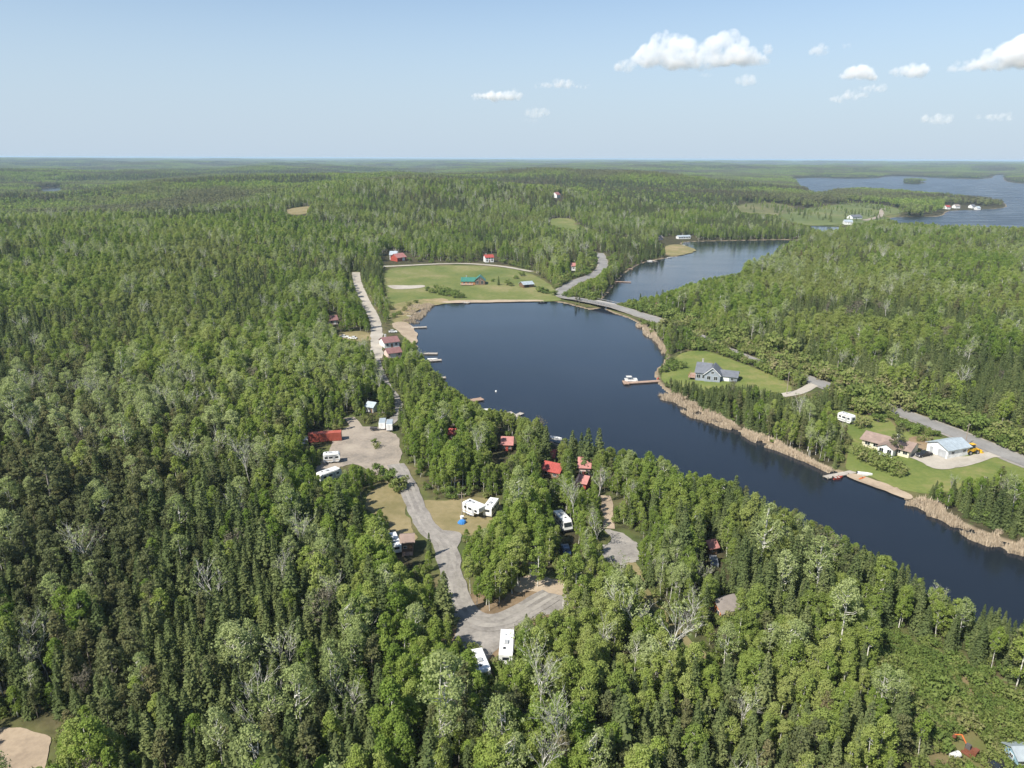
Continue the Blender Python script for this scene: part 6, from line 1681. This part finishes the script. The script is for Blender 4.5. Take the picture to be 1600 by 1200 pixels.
def make_labels(kind, px, py, h):
    n = len(px)
    d = np.hypot(px[:, None] - _lp[None, :, 0], py[:, None] - _lp[None, :, 1])
    q = np.quantile(h, [.25, .75]) if n > 3 else (0, 1e9)
    cells = {}
    near = np.argmin(d, 1)
    for i in range(n):
        j = int(near[i]); an = math.atan2(py[i] - _lp[j, 1], px[i] - _lp[j, 0])
        s = int(round(an / (math.pi / 4))) % 8
        cells.setdefault((j, s), []).append(i)
    out = [None] * n
    for (j, s), L in cells.items():
        L.sort(key=lambda i: d[i, j])
        for k, i in enumerate(L):
            size = 'short ' if h[i] < q[0] else 'tall ' if h[i] > q[1] else ''
            o = ORD[k] if k < len(ORD) else 'outermost'
            o = o if o in ('nearest', 'outermost') else o + ' nearest'
            out[i] = '%s%s, %s %s %s' % (size, LOOKS[kind], o, DIRN[s], LAND[j][0])
    return out
SPEC = {}
def extra(kind, px, py, h):
    """one tree placed where the photograph shows it singly: its foot at a pixel"""
    p = P(px, py); SPEC.setdefault(kind, []).append((p[0], p[1], p[2], h))
def foot(kind, px, top, h):
    """its top at (px, top): find the foot that puts it there"""
    py = top + 30.0
    for _ in range(12):
        p = P(px, py); _, ty, _ = project(np.array([p[0]]), np.array([p[1]]), np.array([p[2] + h]))
        py += (top - float(ty[0])) * .9
    extra(kind, px, py, h)
for kind, L in {
    'bare_tree': [(1042, 968, 15), (1000, 925, 14), (930, 736, 10), (412, 1095, 13), (548, 1090, 11), (455, 980, 12), (880, 1110, 13), (852, 1060, 13), (60, 965, 9), (350, 905, 13), (475, 820, 12), (510, 928, 10), (710, 1075, 11), (770, 1130, 10), (285, 705, 13), (165, 755, 11), (1150, 1080, 9), (385, 770, 12), (930, 1000, 9), (1095, 880, 8)],
    'birch_tree': [(545, 940, 15), (560, 985, 14), (470, 1040, 17), (530, 1010, 16), (430, 1070, 14), (385, 980, 15), (350, 1110, 14), (415, 1140, 15), (690, 1110, 13), (160, 750, 15), (250, 735, 15), (340, 640, 15), (372, 640, 15), (395, 970, 13), (650, 945, 13), (1497, 935, 11), (370, 975, 15), (555, 935, 15), (1010, 990, 13), (790, 1150, 14)],
    'spruce_tree': [(671, 832, 6.5), (840, 655, 14), (852, 664, 13), (917, 668, 15), (934, 668, 15), (907, 676, 12), (893, 672, 12), (1145, 742, 12), (838, 650, 12), (962, 1070, 11), (695, 892, 12), (688, 905, 10), (822, 958, 5), (1041, 748, 7), (779, 431, 7), (1034, 452, 11), (1025, 455, 10), (1000, 458, 8)],
    'aspen_tree': [(750, 845, 10), (790, 838, 11), (735, 870, 9), (760, 890, 8.5), (780, 880, 9.5), (810, 840, 12), (840, 840, 12), (765, 915, 6.0), (745, 900, 7), (880, 868, 12), (900, 865, 12), (905, 900, 11), (800, 870, 9), (730, 848, 9), (775, 862, 10), (888, 905, 9)],
    'pine_tree': [(1400, 662, 11), (900, 457, 7), (905, 462, 5)]}.items():
    for q in L: foot(kind, *q)
FIELD_SHRUBS = [(668, 455, 1.7), (675, 458, 2.0), (684, 460, 2.2), (693, 462, 2.2), (702, 463, 2.0), (711, 465, 2.2), (720, 466, 1.9), (690, 455, 2.0), (680, 452, 1.8), (700, 457, 2.1), (712, 460, 1.8), (794, 446, 2.3), (798, 447, 1.6), (806, 436, 1.6), (815, 432, 2.0),
  (770, 440, 1.2), (842, 456, 2.1), (848, 458, 2.2), (854, 459, 1.8), (866, 462, 2.0), (884, 464, 2.1), (890, 466, 1.7), (870, 444, 2.0), (862, 440, 2.2), (852, 434, 2.2), (640, 408, 1.6), (655, 409, 2.2), (674, 411, 2.0), (700, 410, 1.8), (720, 410, 2.0), (788, 412, 2.0), (800, 414, 2.2), (812, 417, 2.0), (826, 421, 1.8),
  (616, 496, 1.6), (624, 492, 1.4), (632, 486, 1.5), (640, 478, 1.5), (612, 484, 1.8), (650, 474, 1.3), (1050, 573, 2.0), (1046, 578, 2.2), (1038, 582, 1.6), (1064, 576, 1.8), (1350, 668, 2.0), (1372, 660, 1.8), (1440, 690, 1.2), (1455, 694, 1.3), (1356, 722, 2.2), (1368, 726, 2.4), (1380, 732, 2.2), (1392, 738, 2.3), (1404, 742, 2.0), (1345, 714, 2.0),
  (590, 700, 1.0), (585, 692, .8), (592, 742, 1.8), (612, 752, 1.9), (620, 768, 1.9), (628, 762, 1.8),
  (804, 1012, 1.6), (810, 1022, 1.8), (800, 1030, 1.4), (818, 1008, 1.7), (828, 1000, 1.5), (776, 1046, 1.2), (782, 1052, 1.4), (806, 1040, 1.6), (816, 990, 1.2), (760, 1078, 1.5), (735, 1030, 1.6), (728, 1036, 1.9), (1122, 976, 1.2), (1140, 980, 1.6), (1150, 976, 1.7)]
n_single = 0
for i, nm in enumerate(KN):
    c = np.where(SINGLE & (TR['kind'] == i))[0]
    ex = np.array(SPEC.get(nm, [])).reshape(-1, 4)
    x = np.concatenate([TR['x'][c], ex[:, 0]]); y = np.concatenate([TR['y'][c], ex[:, 1]]); z = np.concatenate([TR['z'][c], ex[:, 2]]); h = np.concatenate([TR['h'][c], ex[:, 3]])
    px_, py_, _ = project(x, y, z + h * .6)
    labs = make_labels(nm, px_, py_, h)
    r = np.random.default_rng(500 + i)
    for j in range(len(x)):
        cm, tm = KINDS[nm][r.integers(len(KINDS[nm]))]
        t = thing(nm, labs[j], 'tree', (x[j], y[j], z[j] - .1), r.random() * 6.283, GROUPS[nm])
        s = h[j] / BASE_H[nm]; w = s * r.uniform(.9, 1.2)
        t.scale = (w, w, s)
        for pn_, me in (('crown', cm), ('trunk', tm)):
            o = bpy.data.objects.new(pn_, me); COL.objects.link(o); o.parent = t
c = np.where(SHR['single'])[0]
_fs = np.array([(*P(a, b), k) for a, b, k in FIELD_SHRUBS])
for k_, col_ in (('x', 0), ('y', 1), ('z', 2), ('s', 3)): SHR[k_] = np.concatenate([SHR[k_], _fs[:, col_]])
SHR['px'], SHR['py'], _ = project(SHR['x'], SHR['y'], SHR['z'])
c = np.concatenate([c, np.arange(len(SHR['x']) - len(_fs), len(SHR['x']))])
labs = make_labels('shrub', SHR['px'][c], SHR['py'][c], SHR['s'][c])
r = np.random.default_rng(900)
for j, i in enumerate(c):
    cm, tm = KINDS['shrub'][r.integers(5)]
    t = thing('shrub', labs[j], 'shrub', (SHR['x'][i], SHR['y'][i], SHR['z'][i] - .05), r.random() * 6.283, GROUPS['shrub'] if i < len(SHR['single']) else 'bushes in the fields and clearings'); t.scale = (SHR['s'][i],) * 3
    for pn_, me in (('foliage', cm), ('stem', tm)):
        o = bpy.data.objects.new(pn_, me); COL.objects.link(o); o.parent = t

# ------------------------------------------------------------------ clouds: bodies of scattering vapour with frayed edges, above the haze
def cloud_mat(name, dens):
    g = N(name)
    v = g.n('ShaderNodeVolumePrincipled')
    v.inputs['Color'].default_value = (1, 1, 1, 1); v.inputs['Anisotropy'].default_value = -0.15
    for nm_ in ('Density Attribute', 'Color Attribute', 'Temperature Attribute'):
        if nm_ in v.inputs: v.inputs[nm_].default_value = ''
    d = g.attr('density')
    n = g.noise(0.0058, 6, rough=.66)
    n0 = g.noise(0.0017, 3, rough=.5)
    w = g.math('ADD', g.math('MULTIPLY_ADD', n, 6.0, -2.35), g.math('MULTIPLY_ADD', n0, 3.0, -1.35))
    e = g.math('MULTIPLY', d, g.math('MAXIMUM', w, 0.0))
    g.l(g.math('MULTIPLY', e, dens), v.inputs['Density'])
    g.l(v.outputs[0], g.out.inputs['Volume'])
    return g.m
CLOUD_M = {0: cloud_mat('cumulus_vapour', .0095), 1: cloud_mat('small_cloud_vapour', .007), 2: cloud_mat('thin_cloud_vapour', .0035)}
def cloud(label, lobes, dist, kind, seed=0):
    """lobes: (px, py, rx, ry) puffs, each filled with small round puffs that merge into one body of vapour"""
    r = np.random.default_rng(seed + 77)
    k = dist / F_PX
    V = []; R = []
    for (px, py, rx, ry) in lobes:
        d = ray(px, py); d = d / math.hypot(d[0], d[1]); c = d * dist + np.array([0, 0, CAM_Z])
        m = int(16 + rx * ry * .20)
        p = r.normal(size=(m, 3)); p /= np.linalg.norm(p, axis=1)[:, None]
        q = p * (r.random(m) ** .4)[:, None] * .80
        q[:, 2] = np.where(q[:, 2] < -.25, -.25 + (q[:, 2] + .25) * .4, q[:, 2])
        V.append(q * np.array([rx * k, rx * k * .7, ry * k]) + c); R.append(r.uniform(.20, .62, m) ** 1.2 * 1.1 * min(rx, ry * 1.1) * k)
    v = np.concatenate(V); R = np.concatenate(R); c0 = v.mean(0)
    me = bpy.data.meshes.new('cloud'); me.vertices.add(len(v)); me.vertices.foreach_set('co', (v - c0).astype(np.float32).ravel())
    a = me.attributes.new('rad', 'FLOAT', 'POINT'); a.data.foreach_set('value', R.astype(np.float32))
    me.materials.append(CLOUD_M[kind])
    o = bpy.data.objects.new('cloud', me); COL.objects.link(o); o.location = c0
    o['kind'] = 'stuff'; o['label'] = label
    ng = bpy.data.node_groups.new('cloud', 'GeometryNodeTree')
    ng.interface.new_socket('Geometry', in_out='INPUT', socket_type='NodeSocketGeometry'); ng.interface.new_socket('Geometry', in_out='OUTPUT', socket_type='NodeSocketGeometry')
    nd = ng.nodes; gi = nd.new('NodeGroupInput'); go = nd.new('NodeGroupOutput')
    mp = nd.new('GeometryNodeMeshToPoints'); at = nd.new('GeometryNodeInputNamedAttribute'); at.data_type = 'FLOAT'; at.inputs['Name'].default_value = 'rad'
    pv = nd.new('GeometryNodePointsToVolume'); pv.resolution_mode = 'VOXEL_SIZE'; pv.inputs['Voxel Size'].default_value = 1.5 * k
    sm = nd.new('GeometryNodeSetMaterial'); sm.inputs['Material'].default_value = CLOUD_M[kind]
    ng.links.new(gi.outputs[0], mp.inputs['Mesh']); ng.links.new(at.outputs['Attribute'], mp.inputs['Radius']); ng.links.new(at.outputs['Attribute'], pv.inputs['Radius'])
    ng.links.new(mp.outputs[0], pv.inputs['Points']); ng.links.new(pv.outputs[0], sm.inputs['Geometry']); ng.links.new(sm.outputs[0], go.inputs[0])
    md = o.modifiers.new('vapour', 'NODES'); md.node_group = ng
CL = [
 ('largest white cumulus cloud high over the lake', [(985, 104, 26, 9), (1010, 92, 24, 15), (1035, 80, 24, 20), (1036, 64, 12, 14), (1062, 84, 26, 22), (1090, 94, 34, 14), (1120, 82, 30, 20), (1142, 76, 22, 20), (1165, 90, 28, 13), (1188, 94, 16, 8), (1201, 78, 7, 9)], 8000, 52000),
 ('small flat cloud left of the largest cloud', [(850, 134, 20, 5), (880, 131, 26, 7), (910, 134, 20, 4)], 10500, 7000),
 ('low white cloud nearest the middle of the sky', [(748, 152, 14, 6), (775, 151, 22, 8), (802, 149, 16, 9)], 12000, 8000),
 ('faint cloud wisp below the flat cloud', [(838, 177, 24, 8), (825, 190, 18, 4)], 13000, 1700),
 ('white cloud above the far lake', [(1325, 118, 16, 6), (1345, 113, 22, 10), (1362, 120, 14, 6)], 10000, 7500),
 ('slanting soft cloud below the cloud over the far lake', [(1310, 156, 16, 5), (1335, 148, 24, 8), (1362, 138, 24, 6)], 10500, 4500),
 ('small bright cloud right of the cloud over the far lake', [(1408, 112, 16, 7), (1430, 111, 22, 9)], 10000, 5000),
 ('cloud bank at the right edge of the sky', [(1500, 104, 20, 7), (1530, 102, 26, 8), (1560, 94, 26, 12), (1590, 84, 20, 18), (1620, 80, 26, 18)], 9000, 15000),
 ('faint small cloud under the largest cloud', [(1165, 126, 20, 8), (1102, 118, 14, 4)], 11000, 1500),
 ('faint wisp low at the right of the sky', [(1462, 187, 26, 7), (1560, 184, 30, 6)], 13000, 1800),
 ('thin wisp above the cloud over the far lake', [(1280, 80, 16, 8), (1322, 72, 10, 4)], 9500, 900),
]
for i, (lab, lobes, dist, n) in enumerate(CL):
    cloud(lab, lobes, dist, 0 if n > 9000 else 1 if n > 4000 else 2, i)

# ------------------------------------------------------------------ the air
def haze():
    mb = MB(); R = 61000.0
    mb.box((0, 0, (CAM_Z + 4 - 6) / 2), (2 * R, 2 * R, CAM_Z + 4 + 6))
    g = N('haze_air'); v = g.n('ShaderNodeVolumePrincipled')
    v.inputs['Color'].default_value = (0.62, 0.80, 1.0, 1); v.inputs['Density'].default_value = HAZE_DENSITY; v.inputs['Anisotropy'].default_value = 0.0
    g.l(v.outputs[0], g.out.inputs['Volume'])
    o = mb.build('haze', g.m); o['kind'] = 'stuff'
haze()
